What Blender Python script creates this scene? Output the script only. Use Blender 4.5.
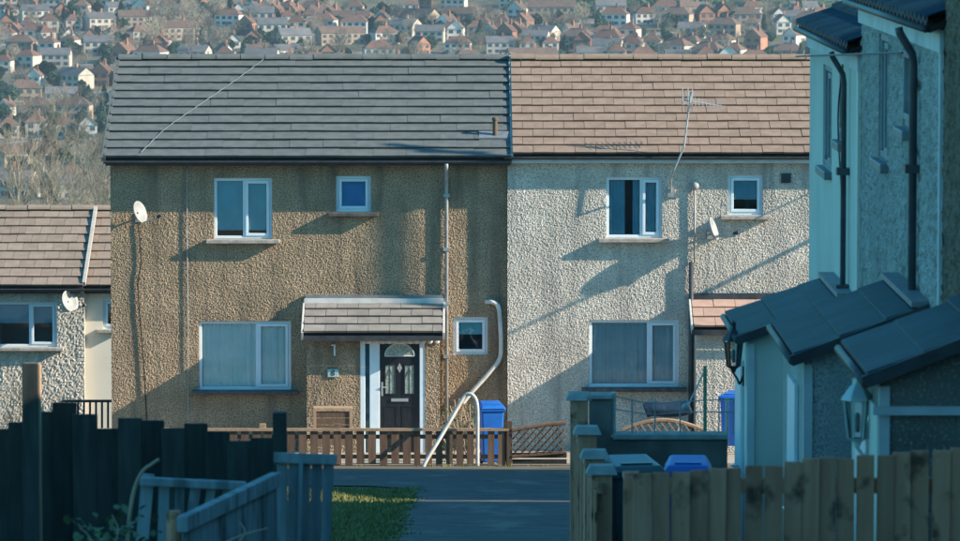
import bpy, math, random
import numpy as np
from mathutils import Matrix, Vector
random.seed(7); rng = np.random.default_rng(7)
for o in list(bpy.data.objects): bpy.data.objects.remove(o)
scene = bpy.context.scene
# ------------------------------------------------------------------ camera, sky, sun, exposure
FPX = 4860.0; HOR = -127.0; VPX = 463.0            # focal length in photo pixels; eye level and street vanishing point
PITCH = math.atan((270.5-HOR)/FPX); YAW = math.atan((480-VPX)/FPX)
cd = bpy.data.cameras.new('camera'); cam = bpy.data.objects.new('camera', cd); scene.collection.objects.link(cam)
cd.sensor_width = 36; cd.lens = FPX*36/960; cd.clip_start = 0.5; cd.clip_end = 9000
cam.rotation_euler = (math.pi/2-PITCH, 0, -YAW); scene.camera = cam
cd.dof.use_dof = True; cd.dof.focus_distance = 86; cd.dof.aperture_fstop = 9
SUN = Vector((1, -0.24, 0.50)).normalized()
world = bpy.data.worlds.new('World'); scene.world = world; world.use_nodes = True
wn = world.node_tree.nodes; wl = world.node_tree.links
bg = wn['Background']; sky = wn.new('ShaderNodeTexSky'); sky.sky_type = 'NISHITA'; sky.sun_disc = False
sky.sun_elevation = math.asin(SUN.z); sky.sun_rotation = math.atan2(SUN.x, SUN.y)
sky.air_density = 1.0; sky.dust_density = 0.3; sky.ozone_density = 2.5
tint = wn.new('ShaderNodeMix'); tint.data_type = 'RGBA'; tint.blend_type = 'MULTIPLY'; tint.inputs[0].default_value = 1; tint.inputs[7].default_value = (.31, .95, 1.05, 1)
wl.new(sky.outputs[0], tint.inputs[6]); wl.new(tint.outputs[2], bg.inputs[0]); bg.inputs[1].default_value = 0.125
sd = bpy.data.lights.new('sun', 'SUN'); sun = bpy.data.objects.new('sun', sd); scene.collection.objects.link(sun)
sd.energy = 5.0; sd.angle = math.radians(0.5); sd.color = (1, 0.84, 0.67)
sun.rotation_euler = SUN.to_track_quat('Z', 'Y').to_euler(); sun.location = (60, -20, 60)
scene.view_settings.view_transform = 'Standard'; scene.view_settings.look = 'None'
scene.view_settings.exposure = 1.08; scene.view_settings.gamma = 1
scene.render.resolution_x = 1024; scene.render.resolution_y = 577
# ------------------------------------------------------------------ pixel -> point at a known distance
RM = cam.rotation_euler.to_matrix()
def P(x, y, D):
    d = RM @ Vector(((x-480)/FPX, (270.5-y)/FPX, -1))
    return d*(D/d.y)
def X(x, D, y=300): return P(x, y, D).x
def Z(y, D, x=480): return P(x, y, D).z
# ------------------------------------------------------------------ materials
def nodemat(name):
    m = bpy.data.materials.new(name); m.use_nodes = True
    return m, m.node_tree.nodes, m.node_tree.links, m.node_tree.nodes['Principled BSDF']
def rgb(c): return (c[0], c[1], c[2], 1)
def mat(name, c1, c2=None, rough=.8, scale=6, detail=4, lo=.35, hi=.65, bump=0, bscale=40, bdist=.01, spec=.3, rnd=0, metal=0,
        stain=None, sscale=(1, 1, 1), slo=.5, shi=.7, speck=None, kscale=60, klo=.55, khi=.7, stretch=(1, 1, 1), voro=False):
    m, n, l, b = nodemat(name)
    b.inputs['Roughness'].default_value = rough; b.inputs['Specular IOR Level'].default_value = spec; b.inputs['Metallic'].default_value = metal
    tc = n.new('ShaderNodeTexCoord'); mp = n.new('ShaderNodeMapping'); l.new(tc.outputs['Object'], mp.inputs[0]); mp.inputs['Scale'].default_value = stretch
    vec = mp.outputs[0]
    if rnd:
        oi = n.new('ShaderNodeObjectInfo'); va = n.new('ShaderNodeVectorMath'); va.operation = 'MULTIPLY_ADD'
        cx = n.new('ShaderNodeCombineXYZ')
        for k in range(3): l.new(oi.outputs['Random'], cx.inputs[k])
        va.inputs[1].default_value = (37, 91, 53); l.new(cx.outputs[0], va.inputs[0]); l.new(vec, va.inputs[2]); vec = va.outputs[0]
    def noise(sc, dt, lo_, hi_, v=vec):
        t = n.new('ShaderNodeTexNoise'); t.inputs['Scale'].default_value = sc; t.inputs['Detail'].default_value = dt; l.new(v, t.inputs['Vector'])
        r = n.new('ShaderNodeMapRange'); r.inputs[1].default_value = lo_; r.inputs[2].default_value = hi_; l.new(t.outputs[0], r.inputs[0]); return r.outputs[0]
    def mix(f, a, bb):
        x = n.new('ShaderNodeMix'); x.data_type = 'RGBA'
        if hasattr(f, 'links'): l.new(f, x.inputs[0])
        else: x.inputs[0].default_value = f
        for s, v in ((6, a), (7, bb)):
            if hasattr(v, 'links'): l.new(v, x.inputs[s])
            else: x.inputs[s].default_value = rgb(v)
        return x.outputs[2]
    col = mix(noise(scale, detail, lo, hi), c1, c2 or c1)
    if speck: col = mix(noise(kscale, 2, klo, khi), col, speck)
    if stain:
        mp2 = n.new('ShaderNodeMapping'); l.new(tc.outputs['Object'], mp2.inputs[0]); mp2.inputs['Scale'].default_value = sscale
        col = mix(noise(1, 5, slo, shi, mp2.outputs[0]), col, stain)
    if rnd:
        h = n.new('ShaderNodeHueSaturation'); r = n.new('ShaderNodeMapRange'); r.inputs[3].default_value = 1-rnd; r.inputs[4].default_value = 1+rnd
        l.new(oi.outputs['Random'], r.inputs[0]); l.new(r.outputs[0], h.inputs['Value']); l.new(col, h.inputs['Color']); col = h.outputs[0]
    l.new(col, b.inputs['Base Color'])
    if bump:
        if voro:
            t = n.new('ShaderNodeTexVoronoi'); t.inputs['Scale'].default_value = bscale; l.new(vec, t.inputs['Vector']); ho = t.outputs['Distance']
        else:
            t = n.new('ShaderNodeTexNoise'); t.inputs['Scale'].default_value = bscale; t.inputs['Detail'].default_value = 3; l.new(vec, t.inputs['Vector']); ho = t.outputs[0]
        bp = n.new('ShaderNodeBump'); bp.inputs['Strength'].default_value = bump; bp.inputs['Distance'].default_value = bdist
        l.new(ho, bp.inputs['Height']); l.new(bp.outputs[0], b.inputs['Normal'])
    return m
M = {}
M['dash_brown'] = mat('brown pebbledash', (.325, .232, .145), (.45, .325, .208), .95, 2.2, 5, .35, .68, speck=(.13, .11, .085), kscale=40, klo=.45, khi=.64,
                      stain=(.14, .115, .085), sscale=(3.2, 1, .30), slo=.50, shi=.72)
M['dash_grey'] = mat('grey pebbledash', (.50, .455, .385), (.63, .58, .50), .95, 2.0, 5, .35, .68, speck=(.26, .245, .22), kscale=40, klo=.47, khi=.66,
                     stain=(.28, .265, .24), sscale=(3.6, 1, .28), slo=.50, shi=.74)
M['dash_pale'] = mat('pale grey roughcast', (.36, .37, .35), (.46, .47, .45), .95, 1.2, 4, speck=(.19, .19, .19), kscale=70, klo=.46, khi=.68, bump=.8, bscale=60, bdist=.02,
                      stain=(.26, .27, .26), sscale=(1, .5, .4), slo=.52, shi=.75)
M['dash_dark'] = mat('dark roughcast', (.13, .12, .11), (.19, .18, .16), .95, 1.4, 4, speck=(.32, .31, .28), kscale=50, klo=.58, khi=.66, bump=.8, bscale=55, bdist=.02)
M['dash_umber'] = mat('umber roughcast', (.15, .115, .085), (.22, .17, .125), .95, 1.4, 4, speck=(.09, .075, .06), kscale=50, klo=.5, khi=.66, bump=.8, bscale=55, bdist=.02)
M['render_pale'] = mat('smooth pale render', (.50, .50, .44), (.58, .58, .52), .9, .9, 5, bump=.3, bscale=50, bdist=.008, stain=(.36, .37, .34), sscale=(.8, .6, .4), slo=.5, shi=.8)
M['render_cream'] = mat('cream smooth render', (.60, .57, .49), (.66, .63, .55), .9, .9, 5, bump=.2, bscale=40, bdist=.006)
M['plaster'] = mat('interior plaster', (.45, .45, .42), rough=.9)
M['upvc'] = mat('white plastic', (.66, .76, .81), (.60, .70, .75), .35, 3, 3, spec=.5)
M['upvc_old'] = mat('weathered white paint', (.62, .63, .61), (.45, .46, .44), .6, 5, 5, spec=.3)
M['sill'] = mat('concrete sill', (.40, .37, .33), (.25, .235, .21), .9, 9, 5)
M['sill_dark'] = mat('painted dark sill', (.05, .05, .055), (.10, .10, .10), .7, 9, 5)
M['pipe_blue'] = mat('grey blue frame', (.20, .25, .27), (.15, .19, .21), .5, 5, 3)
M['black'] = mat('black plastic', (.018, .02, .024), (.03, .033, .036), .45, 8, 3, spec=.4)
M['gutter'] = mat('dark gutter plastic', (.03, .035, .04), (.05, .055, .06), .5, 6, 4)
M['fascia'] = mat('pale fascia board', (.55, .57, .58), (.45, .47, .48), .6, 4, 4)
M['pipe_pale'] = mat('pale grey pipe', (.34, .355, .355), (.25, .26, .26), .5, 6, 4)
M['pipe_dark'] = mat('dark pipe', (.035, .045, .055), (.06, .07, .08), .4, 6, 4)
M['tile_grey'] = mat('slate grey concrete tile', (.092, .106, .104), (.122, .136, .132), .8, 5, 5, bump=.25, bscale=60, bdist=.006, rnd=.035, stain=(.095, .097, .092), sscale=(1.5, 1.5, 1.5), slo=.5, shi=.75)
M['tile_brown'] = mat('brown concrete tile', (.215, .155, .115), (.27, .197, .15), .85, 5, 5, bump=.3, bscale=60, bdist=.006, rnd=.05, stain=(.165, .13, .10), sscale=(1.3, 1.3, 1.3), slo=.5, shi=.75)
M['tile_tan'] = mat('tan concrete tile', (.225, .178, .14), (.27, .215, .17), .85, 5, 5, bump=.3, bscale=60, bdist=.006, rnd=.11, stain=(.17, .15, .12), sscale=(1.3, 1.3, 1.3), slo=.5, shi=.75)
M['tile_pink'] = mat('pinkish concrete tile', (.38, .26, .205), (.45, .31, .25), .85, 5, 5, bump=.3, bscale=60, bdist=.006, rnd=.10)
M['tile_porch'] = mat('light grey concrete tile', (.205, .195, .178), (.265, .25, .228), .8, 4, 5, bump=.25, bscale=50, bdist=.006, rnd=.10)
M['tile_slate'] = mat('dark blue grey tile', (.006, .024, .038), (.014, .046, .068), .48, 2.5, 6, bump=.25, bscale=9, bdist=.012, spec=.03, rnd=.12)
M['mortar'] = mat('mortar', (.42, .40, .36), (.32, .30, .27), .95, 8, 4)
M['under'] = mat('roof felt', (.02, .02, .02), rough=.95)
M['lead'] = mat('lead flashing', (.13, .15, .16), (.19, .21, .225), .5, 6, 4, spec=.5)
M['white_flash'] = mat('pale mortar flashing', (.62, .60, .56), (.5, .48, .45), .9, 6, 4)
M['wood_brown'] = mat('brown stained fence board', (.105, .066, .044), (.15, .098, .066), .85, 3, 5, bump=.3, bscale=25, bdist=.004, rnd=.25, stretch=(6, 6, .8))
M['wood_tan'] = mat('tan fence timber', (.30, .20, .125), (.38, .27, .18), .85, 3, 5, rnd=.15, stretch=(6, 6, .8))
M['wood_dark'] = mat('black stained fence board', (.018, .024, .022), (.036, .042, .038), .85, 3, 5, bump=.3, bscale=25, bdist=.004, rnd=.35, stretch=(6, 6, .8))
M['wood_grey'] = mat('weathered grey brown board', (.42, .18, .105), (.54, .26, .155), .85, 2, 6, bump=.4, bscale=18, bdist=.004, rnd=.2, stretch=(8, 8, .9), stain=(.10, .05, .03), sscale=(7, 7, 6), slo=.56, shi=.7)
M['wood_blue'] = mat('silvered grey board', (.13, .165, .175), (.215, .26, .27), .85, 2, 6, bump=.4, bscale=18, bdist=.004, rnd=.22, stretch=(8, 8, .9), stain=(.045, .055, .06), sscale=(6, 6, 2), slo=.52, shi=.7)
M['stone_cap'] = mat('grey stone cap', (.26, .265, .25), (.36, .365, .345), .9, 8, 5, bump=.3, bscale=30, bdist=.006)
M['block_dark'] = mat('dark rendered block', (.11, .105, .095), (.17, .16, .145), .95, 4, 6, bump=.4, bscale=40, bdist=.008)
M['asphalt'] = mat('worn asphalt', (.045, .047, .05), (.085, .085, .085), .9, 1.6, 7, bump=.6, bscale=50, bdist=.015, stain=(.14, .13, .115), sscale=(1.6, .28, 1), slo=.54, shi=.70, speck=(.12, .115, .105), kscale=14, klo=.58, khi=.72)
M['road_far'] = mat('far street asphalt', (.16, .155, .15), (.22, .21, .20), .9, .1, 3)
M['kerb'] = mat('pale stone edging', (.33, .28, .22), (.42, .36, .29), .95, 3, 6, bump=.4, bscale=30, bdist=.01)
M['ground'] = mat('field earth and grass', (.055, .068, .03), (.115, .10, .06), .95, .5, 8, .38, .62, stain=(.13, .105, .075), sscale=(.02, .02, .02), slo=.45, shi=.6)
M['grass'] = mat('grass blade', (.085, .12, .03), (.19, .19, .07), .8, 3, 4, spec=.2)
M['blue_bin'] = mat('blue bin plastic', (.012, .12, .44), (.018, .145, .52), .4, 4, 3, spec=.5)
M['teal_bin'] = mat('dark teal bin plastic', (.02, .06, .07), (.03, .08, .09), .35, 4, 3, spec=.6)
M['steel_white'] = mat('white painted tube', (.52, .51, .48), (.40, .39, .36), .45, 7, 4, spec=.5)
M['steel'] = mat('galvanised steel', (.45, .45, .44), (.32, .32, .32), .45, 7, 4, metal=.6)
M['green_post'] = mat('green post', (.09, .18, .10), (.13, .24, .13), .6, 8, 3)
M['dish'] = mat('white dish', (.32, .335, .335), (.25, .26, .26), .5, 9, 4)
M['curtain'] = mat('blue grey curtain', (.40, .56, .60), (.48, .64, .66), .9, 3, 3)
M['curtain_dark'] = mat('dark blue curtain', (.18, .44, .52), (.24, .52, .60), .9, 3, 3)
M['blind'] = mat('pale blind', (.72, .90, .84), (.84, .95, .90), .9, 3, 5, .4, .6)
M['blind_blue'] = mat('blue blind', (.07, .32, .62), (.09, .37, .68), .8, 3, 3)
M['blind_sky'] = mat('sky teal blind', (.17, .56, .62), (.22, .63, .69), .9, 3, 3)  # teal of the sky reflected in the panes, put into the blind colour
M['door'] = mat('black composite door', (.010, .013, .018), (.016, .02, .026), .35, 12, 3, spec=.5)
M['obscure'] = mat('leaded pattern glass', (.42, .46, .36), (.18, .24, .22), .25, 40, 4, bump=.4, bscale=60, bdist=.006, spec=.6)
M['chrome'] = mat('bright metal', (.75, .75, .74), rough=.3, metal=.8)
M['sign'] = mat('teal plaque', (.25, .42, .42), (.32, .48, .47), .5, 9, 3)
M['dark'] = mat('dark ink', (.02, .03, .035), rough=.6)
M['lamp_dark'] = mat('black lantern iron', (.02, .025, .03), (.035, .04, .045), .5, 9, 3)
M['lamp_pale'] = mat('pale lantern metal', (.45, .52, .52), (.36, .43, .44), .45, 9, 3)
M['bark'] = mat('grey brown bark', (.20, .165, .12), (.29, .245, .18), .95, 3, 4)
M['twig'] = mat('bare twigs', (.17, .15, .115), (.26, .23, .18), .95, .6, 3, rnd=.2)
M['twig_far'] = mat('far bare twigs', (.17, .145, .11), (.24, .205, .155), .95, .3, 3, rnd=.25)
M['needles'] = mat('evergreen foliage', (.02, .05, .03), (.045, .085, .05), .9, 1, 3, rnd=.25)
M['bramble'] = mat('bramble stem', (.28, .20, .14), (.36, .27, .19), .8, 9, 3)
M['leaf'] = mat('bramble leaf', (.045, .085, .035), (.085, .12, .055), .6, 9, 3, rnd=.2)
M['tarp'] = mat('dark blue cover', (.012, .03, .06), (.02, .045, .08), .5, 4, 3, bump=.5, bscale=8, bdist=.03)
M['roller'] = mat('yellow hose', (.45, .32, .16), (.52, .38, .2), .6, 6, 3)
for nm, c, c2 in (('far_cream', (.50, .44, .36), (.40, .35, .29)), ('far_white', (.64, .60, .54), (.52, .49, .43)), ('far_brick', (.30, .15, .095), (.24, .125, .085)), ('far_tan', (.30, .235, .17), (.25, .19, .14)),
                  ('far_roof_red', (.14, .076, .052), (.10, .058, .045)), ('far_roof_brown', (.12, .078, .058), (.09, .062, .05)), ('far_roof_grey', (.095, .095, .10), (.13, .125, .125)), ('far_glass', (.04, .055, .07), (.06, .075, .09))):
    M[nm] = mat(nm.replace('_', ' '), c, c2, .9, .35, 4, rnd=.24 if nm != 'far_glass' else 0)
def glass_mat(name, tint, refl):
    m = bpy.data.materials.new(name); m.use_nodes = True; n = m.node_tree.nodes; l = m.node_tree.links
    n.remove(n['Principled BSDF']); t = n.new('ShaderNodeBsdfTransparent'); t.inputs[0].default_value = rgb(tint)
    g = n.new('ShaderNodeBsdfGlossy'); g.inputs['Roughness'].default_value = .04; g.inputs[0].default_value = (.9, .95, 1, 1)
    f = n.new('ShaderNodeFresnel'); f.inputs[0].default_value = 1.5
    a = n.new('ShaderNodeMath'); a.operation = 'ADD'; a.inputs[1].default_value = refl; l.new(f.outputs[0], a.inputs[0])
    tc = n.new('ShaderNodeTexCoord'); nz = n.new('ShaderNodeTexNoise'); nz.inputs['Scale'].default_value = 2.5; l.new(tc.outputs['Object'], nz.inputs[0])
    bp = n.new('ShaderNodeBump'); bp.inputs['Strength'].default_value = .08; bp.inputs['Distance'].default_value = .05; l.new(nz.outputs[0], bp.inputs['Height']); l.new(bp.outputs[0], g.inputs['Normal'])
    mx = n.new('ShaderNodeMixShader'); l.new(a.outputs[0], mx.inputs[0]); l.new(t.outputs[0], mx.inputs[1]); l.new(g.outputs[0], mx.inputs[2]); l.new(mx.outputs[0], n['Material Output'].inputs[0])
    return m
M['glass'] = glass_mat('window glass', (.97, .985, .99), .02)
M['glass_lamp'] = glass_mat('lantern glass', (.75, .82, .82), .08)
# ------------------------------------------------------------------ mesh building
COL = scene.collection; WM = {}
def add(name, data, parent=None, mw=None):
    o = bpy.data.objects.new(name, data); COL.objects.link(o); mw = mw or Matrix()
    if parent is not None:
        o.parent = parent; o.matrix_parent_inverse = WM[parent.name].inverted()
    o.matrix_basis = mw; WM[o.name] = mw
    return o
def thing(name, label, cat, loc=(0, 0, 0), group=None):
    o = add(name, None, None, Matrix.Translation(loc)); return tag(o, label, cat, group)
def tag(o, label=None, cat=None, group=None, kind=None):
    if label: o['label'] = label
    if cat: o['category'] = cat
    if group: o['group'] = group
    if kind: o['kind'] = kind
    return o
class Fr:                                            # wall frame: u along the wall, w up, n outward
    def __init__(s, o, u, n, w=(0, 0, 1)): s.o = Vector(o); s.u = Vector(u); s.n = Vector(n); s.w = Vector(w)
    def p(s, u, w, n=0): return s.o + s.u*u + s.w*w + s.n*n
WF = Fr((0, 0, 0), (1, 0, 0), (0, 1, 0))
class MB:
    def __init__(s): s.v = []; s.f = []
    def poly(s, pts): k = len(s.v); s.v += [tuple(p) for p in pts]; s.f.append(tuple(range(k, k+len(pts)))); return s
    def box(s, F, u0, u1, w0, w1, n0, n1):
        k = len(s.v)
        s.v += [tuple(F.p(u, w, n)) for n in (n0, n1) for w in (w0, w1) for u in (u0, u1)]
        o_ = 1 if (F.u.cross(F.w).dot(F.n))*(u1-u0)*(w1-w0)*(n1-n0) > 0 else -1
        s.f += [tuple(k+i for i in q)[::o_] for q in ((0, 2, 3, 1), (4, 5, 7, 6), (0, 1, 5, 4), (2, 6, 7, 3), (0, 4, 6, 2), (1, 3, 7, 5))]
        return s
    def hexa(s, pts):                                # 8 corner points: bottom ring of 4 then top ring of 4
        k = len(s.v); s.v += [tuple(p) for p in pts]
        s.f += [tuple(k+i for i in q) for q in ((3, 2, 1, 0), (4, 5, 6, 7), (0, 1, 5, 4), (1, 2, 6, 5), (2, 3, 7, 6), (3, 0, 4, 7))]; return s
    def beam(s, a, b, w, h, up=(0, 0, 1)):
        a = Vector(a); b = Vector(b); d = (b-a).normalized(); sd_ = d.cross(Vector(up)).normalized()*w/2; u = sd_.cross(d).normalized()*h/2
        return s.hexa([a-sd_-u, a+sd_-u, b+sd_-u, b-sd_-u, a-sd_+u, a+sd_+u, b+sd_+u, b-sd_+u])
    def tube(s, pts, r, n=8, cap=True, r2=None):
        pts = [Vector(p) for p in pts]; rings = []; prev = None
        for i, p in enumerate(pts):
            d = (pts[min(i+1, len(pts)-1)]-pts[max(i-1, 0)]).normalized()
            a = prev if prev is not None else (Vector((0, 0, 1)) if abs(d.z) < .9 else Vector((1, 0, 0)))
            a = (a-d*a.dot(d)).normalized(); b = d.cross(a); prev = a
            rr = r if r2 is None else r+(r2-r)*i/(len(pts)-1); k = len(s.v)
            s.v += [tuple(p+(a*math.cos(2*math.pi*j/n)+b*math.sin(2*math.pi*j/n))*rr) for j in range(n)]; rings.append(k)
        for k0, k1 in zip(rings, rings[1:]):
            s.f += [(k0+j, k0+(j+1) % n, k1+(j+1) % n, k1+j) for j in range(n)]
        if cap: s.f.append(tuple(rings[0]+j for j in reversed(range(n)))); s.f.append(tuple(rings[-1]+j for j in range(n)))
        return s
    def lathe(s, base, prof, n=16, axis=(0, 0, 1)):
        ax = Vector(axis).normalized(); a = Vector((1, 0, 0)) if abs(ax.x) < .9 else Vector((0, 1, 0)); a = (a-ax*a.dot(ax)).normalized(); b = ax.cross(a); base = Vector(base); rings = []
        for r, h in prof:
            k = len(s.v); s.v += [tuple(base+ax*h+(a*math.cos(2*math.pi*j/n)+b*math.sin(2*math.pi*j/n))*r) for j in range(n)]; rings.append(k)
        for k0, k1 in zip(rings, rings[1:]): s.f += [(k0+j, k0+(j+1) % n, k1+(j+1) % n, k1+j) for j in range(n)]
        s.f.append(tuple(rings[0]+j for j in reversed(range(n)))); s.f.append(tuple(rings[-1]+j for j in range(n))); return s
    def mesh(s, name, m, smooth=False):
        me = bpy.data.meshes.new(name); me.from_pydata(s.v, [], s.f); me.materials.append(M[m] if isinstance(m, str) else m)
        if smooth: me.polygons.foreach_set('use_smooth', [True]*len(me.polygons))
        me.update(); return me
    def build(s, name, m, parent=None, smooth=False, bevel=0):
        o = add(name, s.mesh(name, m, smooth), parent)
        if bevel: b = o.modifiers.new('bevel', 'BEVEL'); b.width = bevel; b.segments = 2; b.limit_method = 'ANGLE'
        return o
def curve_pts(pts, n=8):                             # Catmull-Rom through points
    pts = [Vector(p) for p in pts]; q = [2*pts[0]-pts[1]]+pts+[2*pts[-1]-pts[-2]]; out = []
    for i in range(1, len(q)-2):
        for k in range(n):
            t = k/n; a, b, c, d = q[i-1:i+3]
            out.append(.5*((2*b)+(c-a)*t+(2*a-5*b+4*c-d)*t*t+(3*b-a-3*c+d)*t**3))
    return out+[pts[-1]]
# ------------------------------------------------------------------ ground
ZT = [(-40, 2.0), (0, -1.6), (84, -10.34), (90, -10.72), (97, -11.3), (104, -13.2), (130, -18), (250, -32), (600, -53)]
def ydist(D): return 190-(D-1200)/3.68
for D in range(1000, 1921, 60): ZT.append((D, -(ydist(D)+127)/FPX*D))
ZT += [(2100, -36), (2600, -8), (3500, 60), (5000, 120)]
_zd, _zz = zip(*ZT)
def gz(D): return float(np.interp(D, _zd, _zz))
def ground():
    Ds = list(range(-40, 110, 6))+[115, 120, 130, 150, 175, 200, 250, 320, 400, 500, 600, 700, 800, 900]+list(range(1000, 1921, 40))+[2100, 2350, 2600, 3000, 3500, 4200, 5000]
    m = MB(); nx = 25
    for D in Ds:
        w = 30+max(D, 0)*.9
        for i in range(nx): m.v.append((-w+2*w*i/(nx-1), D, gz(D)))
    for j in range(len(Ds)-1):
        for i in range(nx-1): k = j*nx+i; m.f.append((k, k+1, k+nx+1, k+nx))
    return tag(m.build('ground', 'ground'), kind='structure')
ground()
def strip(name, m, poly, dz, ysub=3):                # sheet following the ground, given as list of (y, x0, x1)
    b = MB(); rows = []
    for (y0, a0, b0), (y1, a1, b1) in zip(poly, poly[1:]):
        n = max(1, int((y1-y0)/ysub))
        for k in range(n): t = k/n; rows.append((y0+(y1-y0)*t, a0+(a1-a0)*t, b0+(b1-b0)*t))
    rows.append(poly[-1])
    for y, a, c in rows: b.v += [(a, y, gz(y)+dz), (c, y, gz(y)+dz)]
    b.f = [(2*i, 2*i+1, 2*i+3, 2*i+2) for i in range(len(rows)-1)]
    return tag(b.build(name, m), kind='structure')
strip('path', 'asphalt', [(-30, -.62, 4.5), (66, -.62, 4.5), (68.5, -.75, 4.5), (70.2, -1.3, 4.5), (71.2, -2.6, 4.5), (71.5, -14, 4.5), (82.4, -14, 4.5)], .02, 2)
strip('verge', 'kerb', [(82.42, -14, 9), (84.9, -14, 9)], .03)
strip('garden_ground', 'kerb', [(85.0, -8, 9), (91, -8, 9)], .012)
# ------------------------------------------------------------------ walls with openings
def facade(F, u0, u1, w0, w1, holes, m, parent, name='wall', step=None, amp=.0, reveal=.09, rmat=None):
    us = {u0, u1}; ws = {w0, w1}
    for a, b, c, d in holes: us |= {a, b}; ws |= {c, d}
    def sub(s):
        s = sorted(s); out = []
        for a, b in zip(s, s[1:]):
            n = max(1, round((b-a)/step)) if step else 1; out += [a+(b-a)*k/n for k in range(n)]
        return np.array(out+[s[-1]])
    U = sub(us); W = sub(ws); nu, nw = len(U), len(W)
    N = np.zeros((nw, nu))
    if step:
        r = rng.normal(0, 1, (nw, nu)); r2 = rng.normal(0, 1, (nw//3+3, nu//3+3)); r2 = np.kron(r2, np.ones((3, 3)))[:nw, :nu]
        r2 = (r2+np.roll(r2, 1, 0)+np.roll(r2, 1, 1)+np.roll(r2, 2, 0)+np.roll(r2, 2, 1))/3
        N = amp*(r*1.25); N = np.clip(N, -2.2*amp, 2.6*amp)
        for a, b, c, d in holes:
            N[np.ix_((W >= c-1e-6) & (W <= d+1e-6), (U >= a-1e-6) & (U <= b+1e-6))] = 0
    UU, WW = np.meshgrid(U, W)
    pts = np.array(F.o)+UU[..., None]*np.array(F.u)+WW[..., None]*np.array(F.w)+N[..., None]*np.array(F.n)
    cu = (U[:-1]+U[1:])/2; cw = (W[:-1]+W[1:])/2; keep = np.ones((nw-1, nu-1), bool)
    for a, b, c, d in holes: keep &= ~(((cw > c) & (cw < d))[:, None] & ((cu > a) & (cu < b))[None, :])
    j, i = np.nonzero(keep); k = j*nu+i
    mb = MB(); mb.v = [tuple(p) for p in pts.reshape(-1, 3)]; mb.f = [tuple(q) for q in np.stack([k, k+1, k+nu+1, k+nu], 1).tolist()]
    for a, b, c, d in holes:                          # reveals
        for q in (((a, c), (a, d)), ((a, d), (b, d)), ((b, d), (b, c)), ((b, c), (a, c))):
            (p0, q0), (p1, q1) = q; mb.poly([F.p(p0, q0, 0), F.p(p1, q1, 0), F.p(p1, q1, -reveal-.1), F.p(p0, q0, -reveal-.1)])
    return mb.build(name, m, parent)
def window(F, a, b, c, d, parent, mull=None, curtain=None, cmat='curtain', sill=True, smat='sill', fm='upvc', rec=.05, sw=.14, sash=True, tuck=0, cspan=((0, 1),), sp=.17):
    """white framed window in the opening a..b x c..d; mull = share of the width left of the mullion"""
    t = .055; fr = MB(); n0, n1 = -rec-.07, -rec
    fr.box(F, a, b, c, c+t, n0, n1).box(F, a, b, d-t, d, n0, n1).box(F, a, a+t, c+t, d-t, n0, n1).box(F, b-t, b, c+t, d-t, n0, n1)
    lights = [(a+t, b-t)]
    if mull:
        mx = a+(b-a)*mull; fr.box(F, mx-t*.45, mx+t*.45, c+t, d-t, n0, n1); lights = [(a+t, mx-t*.45), (mx+t*.45, b-t)]
    w = fr.build('window', fm, parent, bevel=.006)
    for i, (p, q) in enumerate(lights):
        e = .0
        if sash and (i == len(lights)-1):
            e = .05; s = MB()
            s.box(F, p, q, c+t, c+t+e, n1-.03, n1+.018).box(F, p, q, d-t-e, d-t, n1-.03, n1+.018).box(F, p, p+e, c+t+e, d-t-e, n1-.03, n1+.018).box(F, q-e, q, c+t+e, d-t-e, n1-.03, n1+.018)
            s.build('sash', fm, w, bevel=.005)
        MB().box(F, p+e, q-e, c+t+e, d-t-e, n0+.025, n0+.031).build('pane', 'glass', w)
    if sill:
        MB().box(F, a-sw, b+sw, c-.075, c-.004, -rec-.06, sp).build('sill', smat, w, bevel=.01)
    if curtain == 'folds':
        for s0, s1 in cspan:
            m_ = MB(); p, q = a+(b-a)*s0, a+(b-a)*s1; n = max(12, int((q-p)/.02)); ph = random.random()*6
            for k in range(n+1):
                u = p+(q-p)*k/n; dn = -.15+.022*math.sin(u*52+ph)+.012*math.sin(u*23+ph)
                m_.v += [tuple(F.p(u, c+.02, dn)), tuple(F.p(u, d-.02, dn))]
            m_.f = [(2*k, 2*k+2, 2*k+3, 2*k+1) for k in range(n)]; m_.build('curtain', cmat, w, smooth=True)
    elif curtain == 'blind':
        MB().box(F, a+.02, b-.02, c+(d-c)*tuck+.02, d-.02, -.118, -.113).build('blind', cmat, w)
    return w
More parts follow.
